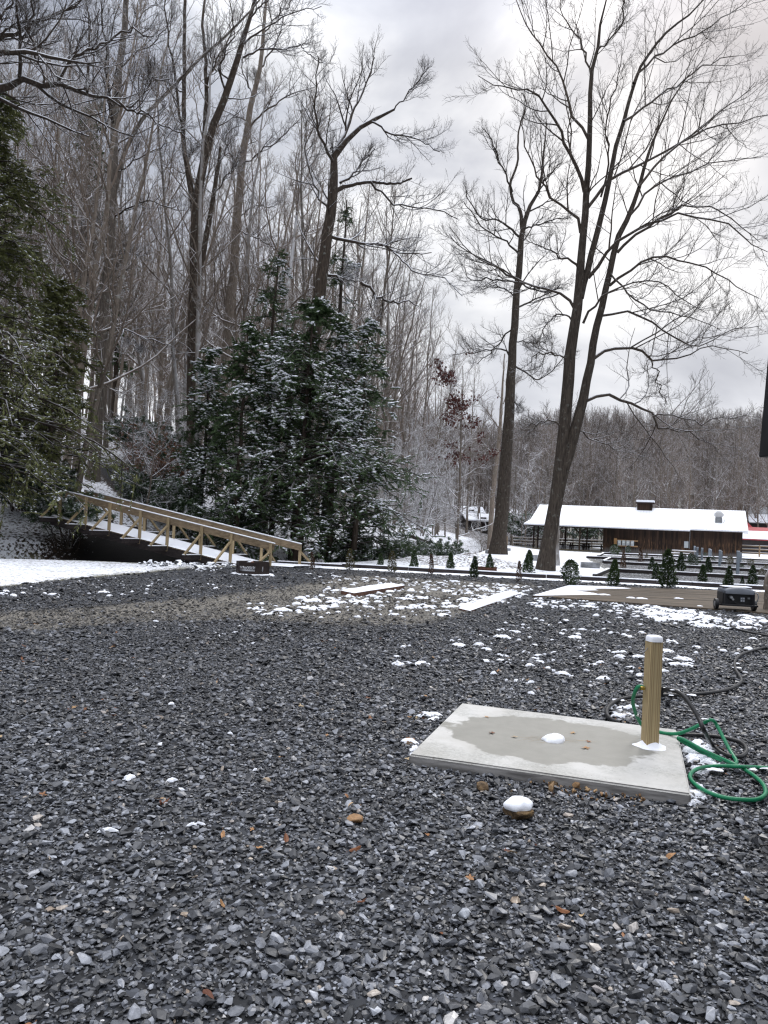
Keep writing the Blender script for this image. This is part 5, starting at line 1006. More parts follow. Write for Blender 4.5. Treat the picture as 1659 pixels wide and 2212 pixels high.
# ---- concrete slab with its hose post
o = sum(SL, Vector())/4; o.z = 0
m_c, nt, bs = newmat('slab_concrete'); co = coords(nt, 'Object'); n1 = noise(nt, co, 3, 4); n2 = noise(nt, co, 60, 4, .7); n3 = noise(nt, co, 9, 4)
base = mix(nt, mrange(nt, n2, .35, .65), (.36, .355, .335), (.52, .515, .49)); base = mix(nt, mrange(nt, n1, .45, .6), base, (.50, .49, .465))
sx_ = nd(nt, 'ShaderNodeSeparateXYZ', {0: nd(nt, 'ShaderNodeMapping', {0: co, 'Rotation': (0, 0, R(18)), 'Location': (.06, -.02, 0)}).outputs[0]})
rr_ = mth(nt, 'ADD', mth(nt, 'POWER', mth(nt, 'ABSOLUTE', mth(nt, 'DIVIDE', sx_.outputs[0], .76)), 2.2), mth(nt, 'POWER', mth(nt, 'ABSOLUTE', mth(nt, 'DIVIDE', sx_.outputs[1], .60)), 2.2))
rr_ = mth(nt, 'ADD', rr_, mth(nt, 'MULTIPLY', mth(nt, 'SUBTRACT', n1, .5), 1.6)); rr_ = mth(nt, 'ADD', rr_, mth(nt, 'MULTIPLY', mth(nt, 'SUBTRACT', n3, .5), .5))
base = mix(nt, 1.0, base, ramp(nt, noise(nt, co, 1.3, 6, .7), [(.35, (.80, .79, .76)), (.6, (1.04, 1.04, 1.04))]), 'MULTIPLY'); base = mix(nt, mrange(nt, noise(nt, co, 26, 3, .8), .66, .72), base, (.16, .13, .10))
wet = mrange(nt, rr_, .95, 1.07, 1, 0); c = mix(nt, wet, base, mix(nt, n3, (.20, .195, .17), (.28, .27, .24)))
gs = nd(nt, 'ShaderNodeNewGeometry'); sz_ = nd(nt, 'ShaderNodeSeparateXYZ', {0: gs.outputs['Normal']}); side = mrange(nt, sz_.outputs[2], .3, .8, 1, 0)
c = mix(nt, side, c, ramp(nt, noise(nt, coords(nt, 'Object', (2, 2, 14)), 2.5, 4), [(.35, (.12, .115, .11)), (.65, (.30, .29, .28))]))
setc(nt, bs, c, mrange(nt, wet, 0, 1, .85, .5), bump(nt, n2, .25, .004))
t = thing('concrete_slab', 'square pale concrete slab with a damp patch set in the gravel', 'slab', o)
b = bmesh.new(); hi = [b.verts.new((p.x-o.x, p.y-o.y, .075)) for p in SL]; lo = [b.verts.new((p.x-o.x, p.y-o.y, -.06)) for p in SL]; b.faces.new(hi); b.faces.new(lo[::-1]); [b.faces.new((lo[i], lo[(i+1) % 4], hi[(i+1) % 4], hi[i])) for i in range(4)]; bmesh.ops.recalc_face_normals(b, faces=b.faces)
bmesh.ops.bevel(b, geom=[e_ for e_ in b.edges if max(v.co.z for v in e_.verts) > 0], offset=.012, segments=3, affect='EDGES'); link('slab_body', bm_mesh(b, 'slab_body', m_c), t)
sp = PZ(1196, 1600, .075); dome('snow_clump', .075, .055, t, (sp.x-o.x, sp.y-o.y, .072), 5).scale = (1.25, .85, 1)
# twigs, needles and leaf litter on the slab
V, F = [], []; cN = PZ(1190, 1597, .079)
for k in range(46):
    a_ = random.gauss(.1, .35)+(PI if k % 2 else 0); l0 = random.uniform(.06, .16); px_, py_ = cN.x+random.gauss(0, .10), cN.y+random.gauss(0, .05); dxx, dyy = math.cos(a_)*l0, math.sin(a_)*l0; i = len(V); wv2 = .0016
    V += [(px_-o.x, py_-o.y, .0775), (px_+dxx-o.x, py_+dyy-o.y, .0785), (px_+dxx-o.x, py_+dyy+wv2-o.y, .0785), (px_-o.x, py_+wv2-o.y, .0775)]; F.append((i, i+1, i+2, i+3))
lt_ = link('pine_needles', npmesh('pine_needles', V, F, False, [plain('dry_needle', (.30, .21, .10), .7, .3)])); lt_.location = o; tag(lt_, 'dry pine needles scattered on the damp middle of the slab', None, kind='stuff')
for k, (u, v, s_, lab) in enumerate([(1052, 1549, .03, 'small yellow leaf near the back left corner of the slab'), (1062, 1583, .045, 'star-shaped tan leaf on the left of the damp patch'), (1111, 1592, .035, 'curled pale leaf left of the snow clump on the slab'), (1238, 1583, .04, 'dark brown leaf on the slab behind the snow clump'), (1271, 1602, .03, 'small dark leaf on the slab left of the post'), (1265, 1616, .045, 'brown leaf on the slab front right of the snow clump')]):
    p = PZ(u, v, .079); lf_ = link('dry_leaf', leaf(k+(1 if k % 2 == 0 else 0)), None, (p.x, p.y, .083), (.1, .1, k*1.3)); lf_.scale = (s_, s_, s_*.5); tag(lf_, lab, 'leaf', 'leaves on the slab')
# post
pb = PZ(1403, 1613, .075); pt = D(1412, 1385, pb.y); hp = pt.z-.075; t = thing('wooden_post', 'square yellowish wooden post with a cap of snow standing on the concrete slab', 'post', pb, (0, R(.4), R(9)))
wp = .0475; mP, nt, bs = newmat('pine_post_grain'); co = coords(nt, 'Object', (1, 1, .09)); rg = nd(nt, 'ShaderNodeTexWave', {'Vector': nd(nt, 'ShaderNodeMapping', {0: co, 'Location': (.003, .06, .0)}).outputs[0], 'Scale': 26.0, 'Distortion': 1.6, 'Detail': 2.0, 'Detail Scale': 1.0}, wave_type='RINGS', rings_direction='Z').outputs[1]
cP = mix(nt, mrange(nt, rg, .45, .95), (.42, .33, .185), (.27, .19, .10)); cP = mix(nt, 1.0, cP, ramp(nt, noise(nt, coords(nt, 'Object', (30, 30, 2)), 2, 4), [(.3, (.85, .85, .85)), (.7, (1.12, 1.12, 1.1))]), 'MULTIPLY'); setc(nt, bs, cP, .75, bump(nt, rg, .1, .002))
b = BM(); b.box(-wp, wp, -wp, wp, 0, hp, .004); b.build('post_body', mP, t)
def cap(name, w_, d_, hgt_, parent, loc, k=2.4, flare=0):
    V = []; n = 28; m_ = 8
    for i in range(m_+1):
        f = i/m_; sc2 = (1-(1-f)**k)**(1/k) if f > 0 else 0.001; z = hgt_*(1-f**2.2) if not flare else hgt_*(1-f)**1.6*1.0
        for j in range(n):
            a = 2*PI*j/n; ca, sa = math.cos(a), math.sin(a); q = (abs(ca)**4+abs(sa)**4)**-.25 if not flare else (abs(ca)**2.6+abs(sa)**2.6)**(-1/2.6)*(1+.08*math.sin(3*a)+.05*math.sin(5*a+1)); rr = f if flare else sc2; V.append((ca*q*w_*rr, sa*q*d_*rr, z))
    F = [(i*n+j, (i+1)*n+j, (i+1)*n+(j+1) % n, i*n+(j+1) % n) for i in range(m_) for j in range(n)]; return link(name, npmesh(name, V, F, True, [MS]), parent, loc)
cap('snow_cap', .053, .053, .045, t, (0, 0, hp-.001)); cap('snow_skirt', .115, .10, .11, t, (.01, 0, .001), flare=1)
for s_ in (-1, 1):
    pts = [(s_*wp, .0, hp-.05), (s_*(wp+.02), 0, hp-.075), (s_*(wp+.045), 0, hp-.09), (s_*(wp+.09), -.01, hp-.088), (s_*(wp+.13), -.01, hp-.05), (s_*(wp+.125), 0, hp-.01), (s_*(wp+.085), 0, hp+.002), (s_*(wp+.05), 0, hp-.012)]
    tube_obj('hose_hook', pts, .0032, WIRE, t, 60, 8)
# faucet / nozzle through the post
f0 = D(1440, 1492, pb.y)-pb; b = BM(); b.cyl((wp, 0, f0.z), .02, .035, 12, None, 'X'); b.box(wp-.001, wp+.03, -.028, .028, f0.z-.045, f0.z+.03, .006); b.build('faucet', BLK, t)
b = BM(); b.cyl((wp+.035, 0, f0.z+.006), .018, .045, 12, None, 'X'); b.build('coupling', GALV, t); b = BM(); b.cyl((-wp-.03, 0, f0.z+.012), .014, .031, 12, None, 'X'); b.build('brass_fitting', plain('brass', (.5, .36, .08), .35, .1, 8, .9), t)
# hoses
c6h = lambda x, y: (1261.9+.2394*x, 1344.2+.2394*y)
GRN = plain('green_hose_rubber', (.012, .19, .085), .38, .12, 12); BHO = plain('black_hose_rubber', (.018, .018, .019), .38, .2, 12)
def hp_(pts, r):
    out = []
    for x, y, m_ in pts:
        u, v = c6h(x, y)
        if m_ == 'g': q = PZ(u, v, .03+r)
        elif m_ == 's': q = PZ(u, v, .075+r)
        elif isinstance(m_, tuple): q = D(u, v, m_[0])
        else: q = PZ(u, v, m_)
        out.append(q)
    return out
Yp = pb.y
gh = thing('garden_hose', 'green garden hose looping off the post and over the corner of the slab', 'hose', (pb.x, pb.y, 0)); bh = thing('garden_hose', 'black garden hose snaking over the gravel behind the post', 'hose', (pb.x, pb.y, 0))
gpts = hp_([(540, 590, (Yp+.0,)), (490, 580, (Yp+.0,)), (455, 640, (Yp+.03,)), (440, 720, (Yp+.1,)), (460, 810, (Yp+.18,)), (490, 880, (Yp+.25,)), (530, 935, (Yp+.3,)), (600, 970, 's'), (680, 990, 's'), (760, 1005, 's'), (850, 1003, .11), (950, 970, .15), (1050, 922, .20), (1120, 888, .23), (1160, 885, .24), (1200, 935, .20), (1260, 1050, .13), (1320, 1165, .07), (1375, 1258, 'g'),
            (1330, 1280, 'g'), (1200, 1232, 'g'), (1060, 1170, 'g'), (930, 1100, .08), (860, 1060, .10), (850, 1045, .115), (900, 1060, .11), (1050, 1140, .07), (1200, 1212, .055), (1330, 1270, .06), (1440, 1325, 'g'), (1540, 1390, 'g'), (1620, 1470, 'g'), (1635, 1550, 'g'), (1560, 1598, 'g'), (1420, 1600, 'g'), (1260, 1580, 'g'), (1110, 1530, 'g'), (1000, 1460, 'g'), (955, 1390, .05), (1000, 1335, .055), (1100, 1305, 'g'), (1250, 1296, .05), (1400, 1303, .065), (1540, 1308, 'g'), (1680, 1312, 'g'), (1900, 1290, 'g')], .012)
o3 = np.array((pb.x, pb.y, 0)); tube_obj('hose_tube', [tuple(np.array(p)-o3) for p in gpts], .0135, GRN, gh, 520, 12)
zt = [D(*c6h(475, 835), Yp+.2)]; zl = thing('zip_tie', 'white plastic tie round the green hose left of the post', 'cable tie', zt[0]); b = BM(); b.cyl((0, 0, -.006), .0155, .012, 16); b.box(-.004, .004, -.03, -.012, -.006, .004); b.build('tie_band', plain('white_plastic', (.6, .6, .58), .5, .1), zl)
bpts = hp_([(700, 622, (Yp,)), (750, 605, (Yp-.02,)), (820, 618, (Yp-.06,)), (890, 660, (Yp-.12,)), (960, 745, (Yp-.2,)), (1030, 860, (Yp-.28,)), (1085, 985, (Yp-.34,)), (1150, 1095, .09), (1230, 1170, .055), (1330, 1210, .05), (1420, 1208, 'g'), (1465, 1160, 'g'), (1440, 1105, 'g'), (1350, 1062, 'g'), (1200, 1032, 'g'), (1050, 1020, 'g'), (900, 1012, 'g'), (820, 1000, 'g')], .014)
tube_obj('hose_tube', [tuple(np.array(p)-o3) for p in bpts], .016, BHO, bh, 260, 12)
bp2 = hp_([(330, 905, 'g'), (250, 880, 'g'), (205, 830, 'g'), (215, 770, 'g'), (280, 715, 'g'), (380, 682, 'g'), (530, 665, 'g'), (700, 657, 'g'), (900, 655, 'g'), (1100, 640, 'g'), (1250, 618, 'g'), (1360, 580, 'g'), (1420, 530, 'g'), (1400, 480, 'g'), (1365, 420, 'g'), (1362, 350, 'g'), (1420, 290, 'g'), (1530, 252, 'g'), (1659, 222, 'g'), (1900, 190, 'g'), (1960, 165, 'g'), (1850, 150, 'g'), (1659, 122, 'g'), (1500, 92, 'g'), (1380, 62, 'g'), (1325, 30, 'g'), (1330, 0, 'g'), (1400, -25, 'g')], .014)
tube_obj('hose_loop', [tuple(np.array(p)-o3) for p in bp2], .018, BHO, bh, 420, 12)
V, F = [], []
for (x, y, s_) in ((310, 700, .05), (500, 665, .03), (760, 655, .045), (960, 655, .05), (820, 612, .03), (1270, 1200, .03), (1240, 1300, .05), (1180, 1330, .05), (1480, 1320, .05), (1640, 1318, .04), (1085, 872, .022), (1370, 370, .04), (1380, 410, .05), (1450, 450, .03)):
    u, v = c6h(x, y); p = PZ(u, v, .04) if y not in (612, 872, 655) else (D(u, v, Yp-.06) if y == 612 else (PZ(u, v, .245) if y == 872 else PZ(u, v, .045))); link('snow_patch', lumps[int(x) % 10], bh if y < 1250 and y != 872 else gh, (p.x-pb.x, p.y-pb.y, p.z+.002)).scale = (s_*1.3, s_*.7, s_*.6)

# ---- rocks
def rock(u, v, wpx, label, seed, hsc=.62, snow=None, mat=M_OCHRE):
    p = PZ(u, v, 0); s_ = wpx/2/FPX*p.y; b = hull(26, 1, .85, hsc, seed); bmesh.ops.bevel(b, geom=b.edges[:], offset=.05, segments=1, affect='EDGES'); me = bm_mesh(b, 'stone_body', mat)
    t = thing('rock', label, 'rock', (p.x, p.y+s_*.6, s_*hsc*.6), (0, 0, seed), 'rocks by the slab'); t.scale = (s_, s_, s_); link('stone_body', me, t)
    if snow: dome('snow_cover', snow[2], .40, t, (snow[0]+.02, snow[1]+.1, hsc*.66), seed)
m_r, nt, bs = newmat('brown_rock'); f = noise(nt, coords(nt, 'Object'), 2.2, 5); setc(nt, bs, ramp(nt, f, [(.3, (.04, .025, .012)), (.5, (.13, .085, .045)), (.7, (.2, .13, .06))]), .75, bump(nt, f, .5, .1))
rock(1121, 1776, 82, 'brown rock with a thick bonnet of snow in front of the slab', 31, .55, (.0, .0, .74), m_r)
rock(1046, 1712, 48, 'angular ochre rock at the near edge of the slab', 33, .55, None, m_r); rock(1196, 1702, 30, 'small ochre rock close under the slab edge', 34, .55, None, m_r); rock(765, 1782, 50, 'orange-brown flat rock on the gravel left of the snowy one', 35, .45, None, M_OCHRE); rock(1003, 1990, 36, 'light grey angular stone bigger than the gravel near the front', 36, .8, None, plain('pale_stone', (.30, .32, .35), .6, .2, 5))
rock(575, 1692, 24, 'pale tan stone among the gravel', 37, .6, None, plain('tan_rock', (.34, .26, .18), .7, .2, 5)); rock(885, 1612, 20, 'reddish stone at the left corner of the slab', 38, .6, None, m_r)

# ---- dark corner of a cabin roof at the right edge
p = D(1638, 988, 5.0); q = D(1656, 790, 5.0); t = thing('cabin', 'black corner of a cabin overhang cutting in at the right edge', 'cabin', (p.x, p.y, 0)); b = bmesh.new()
ln = q-p; zt_ = p.z+ln.z*1.35; xt = ln.x*1.35
vs = [b.verts.new(c_) for c_ in ((0, 0, p.z), (1.5, 0, p.z), (1.5, 0, zt_+.4), (xt, 0, zt_), (0, .5, p.z), (1.5, .5, p.z), (1.5, .5, zt_+.4), (xt, .5, zt_))]; [setattr(v_.co, 'y', v_.co.y-.5) for v_ in vs]
for f in ((0, 1, 2, 3), (4, 7, 6, 5), (0, 3, 7, 4), (1, 5, 6, 2), (0, 4, 5, 1), (3, 2, 6, 7)): b.faces.new([vs[i] for i in f])
bmesh.ops.recalc_face_normals(b, faces=b.faces); bmesh.ops.bevel(b, geom=b.edges[:], offset=.008, segments=1, affect='EDGES'); link('roof_overhang', bm_mesh(b, 'roof_overhang', BLK), t)
b = BM(); b.box(.45, 1.5, -1.6, -.02, 0, p.z+.3); b.build('wall', W_DARK, t)
b = BM(); b.beam((-.012, -.40, p.z), (xt*.74-.012, -.40, p.z+ln.z), .03, .025); b.build('trim_board', plain('dark_trim', (.05, .052, .055), .5), t)
# ------------------------------------------------------------------ the barn
m_b, nt, bs = newmat('barn_boards'); co = coords(nt, 'Object', (1, 1, 1)); sx_ = nd(nt, 'ShaderNodeSeparateXYZ', {0: co}); X_, Y_, Z_ = sx_.outputs
bd = nd(nt, 'ShaderNodeTexWhiteNoise', {'W': mth(nt, 'FLOOR', mth(nt, 'MULTIPLY', mth(nt, 'ADD', X_, mth(nt, 'MULTIPLY', Y_, 1.37)), 5.0))}, noise_dimensions='1D').outputs[0]
fr_ = mth(nt, 'FRACT', mth(nt, 'MULTIPLY', mth(nt, 'ADD', X_, mth(nt, 'MULTIPLY', Y_, 1.37)), 5.0)); gap = mrange(nt, mth(nt, 'ABSOLUTE', mth(nt, 'SUBTRACT', fr_, .5)), .44, .49)
st = noise(nt, coords(nt, 'Object', (7, 7, .8)), 1.2, 4, .6); big = noise(nt, coords(nt, 'Object', (.5, .5, .2)), 1, 3)
c = mix(nt, bd, (.012, .008, .006), (.05, .028, .018)); orange = mth(nt, 'MULTIPLY', mrange(nt, st, .5, .64), mrange(nt, mth(nt, 'ADD', big, mth(nt, 'MULTIPLY', X_, .012)), .45, .65))
zz = mrange(nt, mth(nt, 'ADD', Z_, mth(nt, 'MULTIPLY', st, .5)), 2.3, 1.5); c = mix(nt, mth(nt, 'MULTIPLY', orange, zz), c, (.15, .08, .038)); gy = mrange(nt, mth(nt, 'ADD', Z_, mth(nt, 'MULTIPLY', st, .7)), .95, .6); c = mix(nt, gy, c, (.14, .125, .115)); c = mix(nt, gap, c, (.008, .006, .005))
setc(nt, bs, c, .85)
m_rf, nt, bs = newmat('snowy_metal_roof'); co = coords(nt, 'Object'); wv_ = nd(nt, 'ShaderNodeTexWave', {'Vector': co, 'Scale': 1.1, 'Distortion': 0.0}, bands_direction='X').outputs[1]; nn = noise(nt, co, 3, 4)
c = mix(nt, mth(nt, 'MULTIPLY', mrange(nt, wv_, .9, 1.0), mrange(nt, nn, .42, .6)), (.86, .88, .92), (.66, .68, .72)); setc(nt, bs, c, .6, bump(nt, wv_, .3, .03))
DKB = plain('dark_barn_timber', (.022, .013, .011), .8, .3, 4); TANB = plain('porch_skirt_board', (.20, .17, .11), .8, .25, 5); GBOX = plain('grey_metal_box', (.42, .45, .46), .5, .1, 4)
P0 = D(1150, 1184, 82); ang = R(20.7); e_ = Vector((math.cos(ang), -math.sin(ang), 0)); d_ = ray(1603, 1190); rt = d_.x/d_.y
LL = (rt*82-P0.x)/(e_.x-rt*e_.y); P0.z = H(P0.x, P0.y)-.02
bn = thing('barn', 'long dark wooden barn with snowy roof and open porch at one end', 'barn', P0, (0, 0, -ang)); DD = 7.4; ZE = 2.88; ZR = 4.72; OV = .75; XW = LL*.357
b = BM()
b.box(XW, LL, 0, .1, -.3, ZE+.1); wl = b.build('front_wall', m_b, bn)
b = BM(); b.box(LL-.1, LL, .1, DD-.1, -.3, ZE+.1); b.quad((LL, 0, ZE+.1), (LL, DD, ZE+.1), (LL, DD/2, ZR-.15)); b.build('end_wall', m_b, bn)
b = BM(); b.box(XW, LL, DD-.1, DD, -.3, ZE+.1); b.build('rear_wall', m_b, bn); b = BM(); b.box(XW, XW+.1, .1, DD-.1, -.3, ZE+.1); b.build('partition_wall', m_b, bn)
def slope(x0, x1, ov, z0off, name):   # front pitch; left end cut back like the photo's flared verge
    k = (ZR-ZE)/(DD/2); b = bmesh.new(); zf = ZE-k*ov+z0off; fl = .55 if x0 < 0 else 0
    top = [(x0-fl, -ov, zf), (x1, -ov, zf), (x1, DD/2, ZR+z0off), (x0+.35, DD/2, ZR+z0off), (x0, .2, ZE+.12+z0off)] if fl else [(x0, -ov, zf), (x1, -ov, zf), (x1, DD/2, ZR+z0off), (x0, DD/2, ZR+z0off)]
    hi = [b.verts.new((x, y, z+.14)) for x, y, z in top]; lo = [b.verts.new((x, y, z)) for x, y, z in top]; n = len(top); b.faces.new(hi); b.faces.new(lo[::-1]); [b.faces.new((lo[i], lo[(i+1) % n], hi[(i+1) % n], hi[i])) for i in range(n)]; bmesh.ops.recalc_face_normals(b, faces=b.faces)
    return link(name, bm_mesh(b, name, m_rf), bn)
XS = LL*.765; slope(-.35, XS, OV, 0, 'roof'); slope(XS, LL+.45, OV-.22, .012, 'roof')
b = BM(); b.beam((-.9, -OV, ZE-(ZR-ZE)/(DD/2)*OV-.04), (XS, -OV, ZE-(ZR-ZE)/(DD/2)*OV-.04), .14, .06); b.beam((XS, -OV+.2, ZE-(ZR-ZE)/(DD/2)*(OV-.2)-.04), (LL+.45, -OV+.2, ZE-(ZR-ZE)/(DD/2)*(OV-.2)-.04), .14, .06); b.build('fascia', DKB, bn)
b = BM(); b.quad((-.35, DD/2, ZR+.14), (LL+.45, DD/2, ZR+.14), (LL+.45, DD+.6, ZE-.3), (-.35, DD+.6, ZE-.3)); b.build('rear_roof', m_rf, bn)
b = BM(); b.box(0, XW, -.02, .16, ZE-.48, ZE-.12); b.box(0, XW, DD-.16, DD, ZE-.4, ZE-.1); b.box(0, .16, 0, DD, ZE-.4, ZE-.1); b.build('porch_beam', DKB, bn)
px = [0.0, .45, XW*.33, XW*.66, XW-.05]
for k, x in enumerate(px):
    for y in ((0.0, DD-.16) if k != 1 else (0.0,)): b = BM(); b.box(x, x+.15, y+.0, y+.15, -.2, ZE-.4, .01); b.build('porch_post', DKB if k < 3 else plain('porch_post_brown', (.07, .05, .035), .8), bn)
for k, x in enumerate(px[1:]):
    if k == 0: continue
    for s_ in (-1, 1):
        if k == 3 and s_ == 1: continue
        b = BM(); b.beam((x+.075, .07, ZE-1.05), (x+.075+s_*.6, .07, ZE-.45), .09, .09); b.build('brace', DKB, bn)
b = BM(); b.box(-.02, XW, -.06, .0, -.25, .10); b.build('skirt_board', TANB, bn); b = BM(); b.box(0, XW, .0, DD, -.25, .04); b.build('porch_floor', plain('porch_floor', (.05, .042, .035), .8), bn)
for z in (.45, .95): b = BM(); b.box(0, XW, DD-.1, DD-.05, z, z+.1); b.build('rail', DKB, bn)
b = BM(); b.box(.02, .1, .2, DD-.2, .9, 1.0); b.build('rail', DKB, bn)
for k, (x, y) in enumerate(((1.8, 1.6), (1.9, 4.6), (4.4, 1.7), (4.3, 4.4), (6.2, 2.6))):
    if x > XW-1: continue
    w0 = bn.matrix_basis if False else Matrix.Translation(P0) @ Matrix.Rotation(-ang, 4, 'Z'); wp_ = w0 @ Vector((x, y, .045)); lab = ['picnic table at the front outer corner of the porch', 'picnic table at the rear outer corner of the porch', 'picnic table at the front middle of the porch', 'picnic table at the rear middle of the porch', 'picnic table closest to the barn wall inside the porch'][k]
    t = thing('picnic_table', 'dark '+lab, 'picnic table', wp_, (0, 0, -ang), 'picnic tables in the porch')
    b = BM(); b.box(-.9, .9, -.38, .38, .70, .75); b.build('table_top', DKB, t)
    for s_ in (-1, 1): b = BM(); b.box(-.9, .9, s_*.75-.13, s_*.75+.13, .42, .46); b.build('bench', DKB, t)
    for s_ in (-1, 1): b = BM(); b.beam((s_*.65, -.6, 0), (s_*.65, -.25, .7), .08, .05); b.beam((s_*.65, .6, 0), (s_*.65, .25, .7), .08, .05); b.beam((s_*.65, -.8, .38), (s_*.65, .8, .38), .08, .05); b.build('leg', DKB, t)
# cupola, kitchen exhaust, meters, lights on the barn
b = BM(); xc = LL*.545; b.box(xc-.75, xc+.75, DD/2-.6, DD/2+.6, ZR-.3, ZR+.55); cu_ = b.build('cupola', m_b, bn)
b = BM(); b.box(xc-.85, xc+.95, DD/2-.8, DD/2+.8, ZR+.55, ZR+.70, .01); b.build('cupola_cornice', DKB, cu_); b = BM(); b.box(xc-.86, xc+.96, DD/2-.82, DD/2+.82, ZR+.70, ZR+.92, .04); b.build('snow_cover', MS, cu_, True)
xv = LL*.895; b = BM(); b.box(xv-.32, xv+.32, .9, 1.55, ZE+.35, ZE+1.15, .01); vt_ = b.build('exhaust_curb', GALV, bn); b = BM(); b.cyl((xv, 1.22, ZE+1.15), .28, .18, 20, .45); b.cyl((xv, 1.22, ZE+1.33), .45, .26, 20, .42); b.cyl((xv, 1.22, ZE+1.59), .36, .16, 20, .26); b.build('exhaust_fan', plain('pale_metal', (.5, .5, .5), .5, .1), vt_); b = BM(); b.cyl((xv, 1.22, ZE+1.75), .25, .06, 20, .15); b.build('snow_cover', MS, vt_, True)
tube_obj('cable', [(xv+.4, 1.1, ZE+1.5), (xv+.55, .95, ZE+1.2), (xv+.5, .8, ZE+.8), (xv+.36, .9, ZE+.5)], .018, GALV, vt_)
def onwall(u, v, y0=0): d_ = ray(u, v); a1 = Vector((0, 0, EYE))-P0; nrm = Vector((math.sin(ang), math.cos(ang), 0)); t_ = -(a1.dot(nrm)-y0)/d_.dot(nrm); q = a1+d_*t_; return Vector((q.dot(e_), y0, q.z))
q = onwall(*cz(758, 388)); b = BM(); b.box(q.x-1.0, q.x+1.1, -.35, -.29, q.z-.35, q.z-.22); b.box(q.x-1.0, q.x+1.1, -.35, -.29, q.z+.2, q.z+.33); mb = b.build('meter_rack', plain('raw_lumber', (.33, .20, .10), .8, .2), bn)
for k in range(4): x = q.x-.85+k*.42; b = BM(); b.box(x, x+.32, -.52, -.36, q.z-.25, q.z+.28, .02); bx = b.build('meter_box', GBOX, mb); b = BM(); b.cyl((x+.16, -.59, q.z+.08), .09, .07, 14, None, 'Y'); b.build('meter_glass', plain('meter_glass', (.6, .62, .62), .2, .05), bx)
b = BM(); b.box(q.x-.1, q.x, -.34, -.26, -.1, q.z+.3); b.build('rack_post', GALV, mb)
q = onwall(*cz(687, 375)); b = BM(); b.box(q.x-.14, q.x+.14, -.12, -.001, q.z-.3, q.z+.3, .01); b.build('wall_box', plain('yellow_pine_box', (.42, .24, .10), .7, .2), bn)
q = onwall(*cz(1138, 397)); b = BM(); b.box(q.x-.2, q.x+.2, -.14, -.001, q.z-.32, q.z+.32, .01); b.build('breaker_box', GBOX, bn); tube_obj('conduit', [(q.x+.3, -.03, q.z-.4), (q.x+.3, -.03, q.z+.4), (q.x+.32, -.03, ZE-.2)], .025, GALV, bn)
for x in (XW*.40, XW*.52): b = BM(); b.box(x-.08, x+.08, -.2, -.03, ZE-.42, ZE-.18, .02); b.build('flood_lamp', plain('pale_lamp_housing', (.6, .6, .55), .5, .05), bn)
# snowy picnic table in front of the barn
a, c = G(*cz(1058, 472)), G(*cz(1195, 480)); t = thing('picnic_table', 'long picnic table under snow before the barn, left of the grey posts', 'picnic table', a, (0, 0, math.atan2(c.y-a.y, c.x-a.x))); ln = (c-a).length; hz = 38*.3386/FPX*a.y
b = BM(); b.box(0, ln, -.4, .4, hz-.07, hz, .01); b.build('table_top', W_GREY, t); b = BM(); b.box(0, ln, -.4, .4, hz, hz+.05, .02); b.build('snow_cover', MS, t, True); b = BM(); b.box(0, ln, -.95, -.65, hz*.5, hz*.5+.05, .01); bb = b.build('bench', W_GREY, t); b = BM(); b.box(0, ln, -.95, -.65, hz*.5+.05, hz*.5+.10, .02); b.build('snow_cover', MS, bb, True)
for x in (.3, ln-.3): b = BM(); b.beam((x, -.85, 0), (x, -.3, hz-.05), .08, .05); b.beam((x, .5, 0), (x, .3, hz-.05), .08, .05); b.build('leg', W_GREY, t)
# split-rail fences
def fence(pts, label, hgt_=1.15, rails=(.35, .7, 1.05), sp_=2.4, mat=None):
    mat = mat or W_GREY; a, c = Vector(pts[0]), Vector(pts[1]); t = thing('rail_fence', label, 'fence', a, (0, 0, 0)); n = max(1, round((c-a).length/sp_)); q = [a.lerp(c, k/n) for k in range(n+1)]
    for p in q: p.z = H(p.x, p.y)-a.z; p.x -= a.x; p.y -= a.y
    for p in q: b = BM(); b.beam(p+Vector((0, 0, -.2)), p+Vector((0, 0, hgt_)), .13, .13, .015); b.build('post', mat, t)
    for z in rails:
        for k in range(n): b = BM(); b.beam(q[k]+Vector((0, 0, z)), q[k+1]+Vector((0, 0, z)), .07, .10, .01); r_ = b.build('rail', mat, t); b = BM(); b.beam(q[k]+Vector((0, 0, z+.065)), q[k+1]+Vector((0, 0, z+.065)), .07, .035, .01); b.build('snow_cover', MS, r_, True)
fy = lambda u, y: Vector((D(u, 1150, y).x, y, 0)).xyz
def gz(v): v.z = H(v.x, v.y); return v
W_TAN = m_wood('tan_rail_wood', (.22, .15, .09), (.42, .32, .2), 0)
fence([gz(fy(1596, 79)), gz(fy(1690, 76))], 'split-rail fence with golden posts right of the barn', mat=W_TAN); fence([gz(fy(1108, 92)), gz(fy(1158, 91))], 'snowy rail fence running to the outer end of the porch'); fence([gz(fy(1160, 96)), gz(fy(1320, 93))], 'snowy rail fence seen through the open porch'); fence([gz(fy(1062, 93)), gz(fy(1096, 88))], 'sagging split-rail fence left of the evergreen thicket', mat=W_TAN)
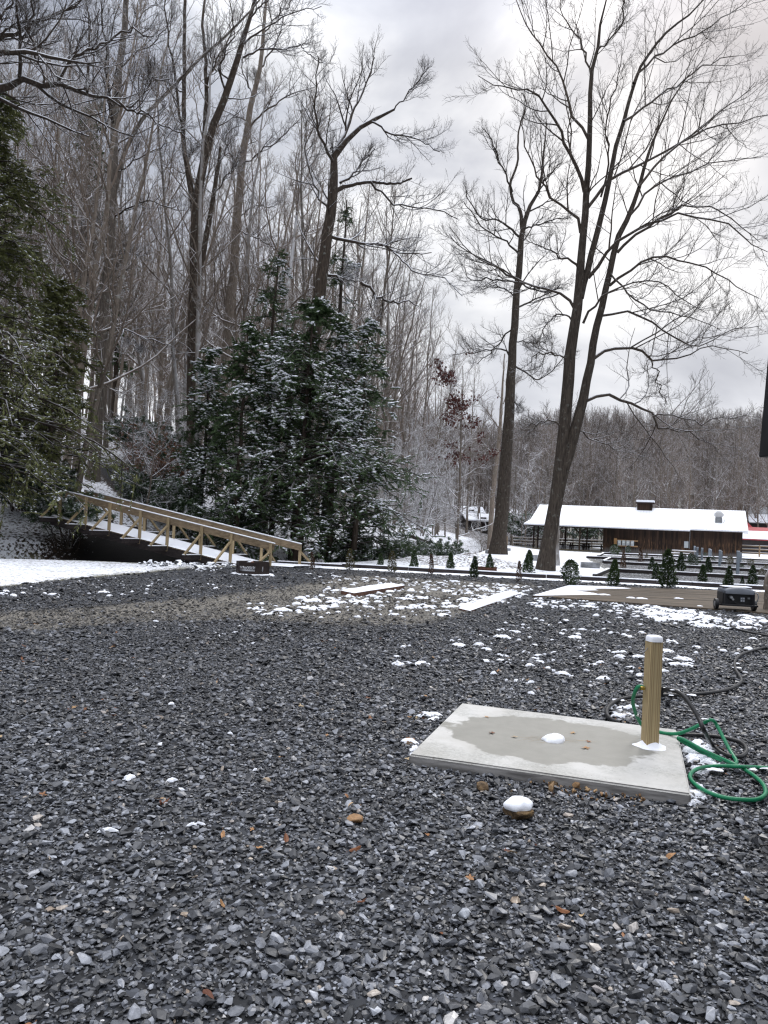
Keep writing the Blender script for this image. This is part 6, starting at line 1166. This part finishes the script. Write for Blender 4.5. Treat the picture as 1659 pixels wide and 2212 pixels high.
# buildings beyond
REDR = plain('red_metal_roof', (.32, .04, .045), .5, .15, 2); DWALL = plain('dark_cabin_wall', (.035, .030, .028), .8, .3, 2); RWALL = plain('red_painted_wall', (.22, .035, .03), .7, .2, 2)
def shed(u, y, wd, dp, zw, zr, label, mroof, mwall, rot=0.0, snowy=.5, z0=None):
    p = fy(u, y); gz(p); p.z = p.z if z0 is None else z0; t = thing('cabin_building', label, 'cabin', p, (0, 0, rot), 'cabins beyond the barn'); b = BM(); b.box(0, wd, 0, dp, -1.5, zw); b.quad((0, 0, zw), (0, dp, zw), (0, dp/2, zr-.05)); b.quad((wd, dp, zw), (wd, 0, zw), (wd, dp/2, zr-.05)); w_ = b.build('wall', mwall, t)
    b = BM(); b.quad((-.4, -.5, zw-.15), (wd+.4, -.5, zw-.15), (wd+.4, dp/2, zr+.05), (-.4, dp/2, zr+.05)); b.quad((-.4, dp+.5, zw-.15), (-.4, dp/2, zr+.05), (wd+.4, dp/2, zr+.05), (wd+.4, dp+.5, zw-.15)); r_ = b.build('roof', mroof, t); m_ = r_.modifiers.new('thickness', 'SOLIDIFY'); m_.thickness = .12; m_.offset = -1
    if snowy: f = snowy; k = (zr-zw+.2)/(dp/2+.5); b = BM(); b.quad((-.38, -.5, zw-.13), (wd+.38, -.5, zw-.13), (wd+.38, -.5+(dp/2+.5)*f, zw-.13+k*(dp/2+.5)*f), (-.38, -.5+(dp/2+.5)*f, zw-.13+k*(dp/2+.5)*f)); s_ = b.build('snow_cover', MS, r_); m_ = s_.modifiers.new('thickness', 'SOLIDIFY'); m_.thickness = .08; m_.offset = 1
    b = BM(); b.box(wd*.4, wd*.4+.9, -.03, .02, -.1, 2.0); b.build('door', DKB, t); b = BM(); b.box(wd*.68, wd*.68+.8, -.03, .02, 1.0, 1.8); b.build('window', GALV, t)
shed(1603, 92, 8, 5, 1.9, 3.2, 'low cabin with a red roof half under snow right of the barn', REDR, DWALL, R(-6), .62)
shed(1606, 112, 1.2, 5, 3.2, 5.2, 'taller red-roofed cabin just behind the barn end', REDR, RWALL, R(20), .0)
shed(1622, 116, 8, 6, 4.0, 6.4, 'grey-roofed cabin behind the red-roofed pair', GALV, DWALL, R(-15), .5)
shed(1010, 118, 5, 5, 1.6, 2.6, 'small snow-roofed cabin among the trunks left of the straight tree', MS, DWALL, R(10), .9); shed(990, 128, 4, 5, 1.6, 2.6, 'second snow-roofed cabin further back among the trunks', MS, DWALL, R(5), .9); shed(1066, 130, 5, 5, 2.2, 3.2, 'snow-roofed cabin seen between the straight tree and the barn', MS, DWALL, R(0), .9)
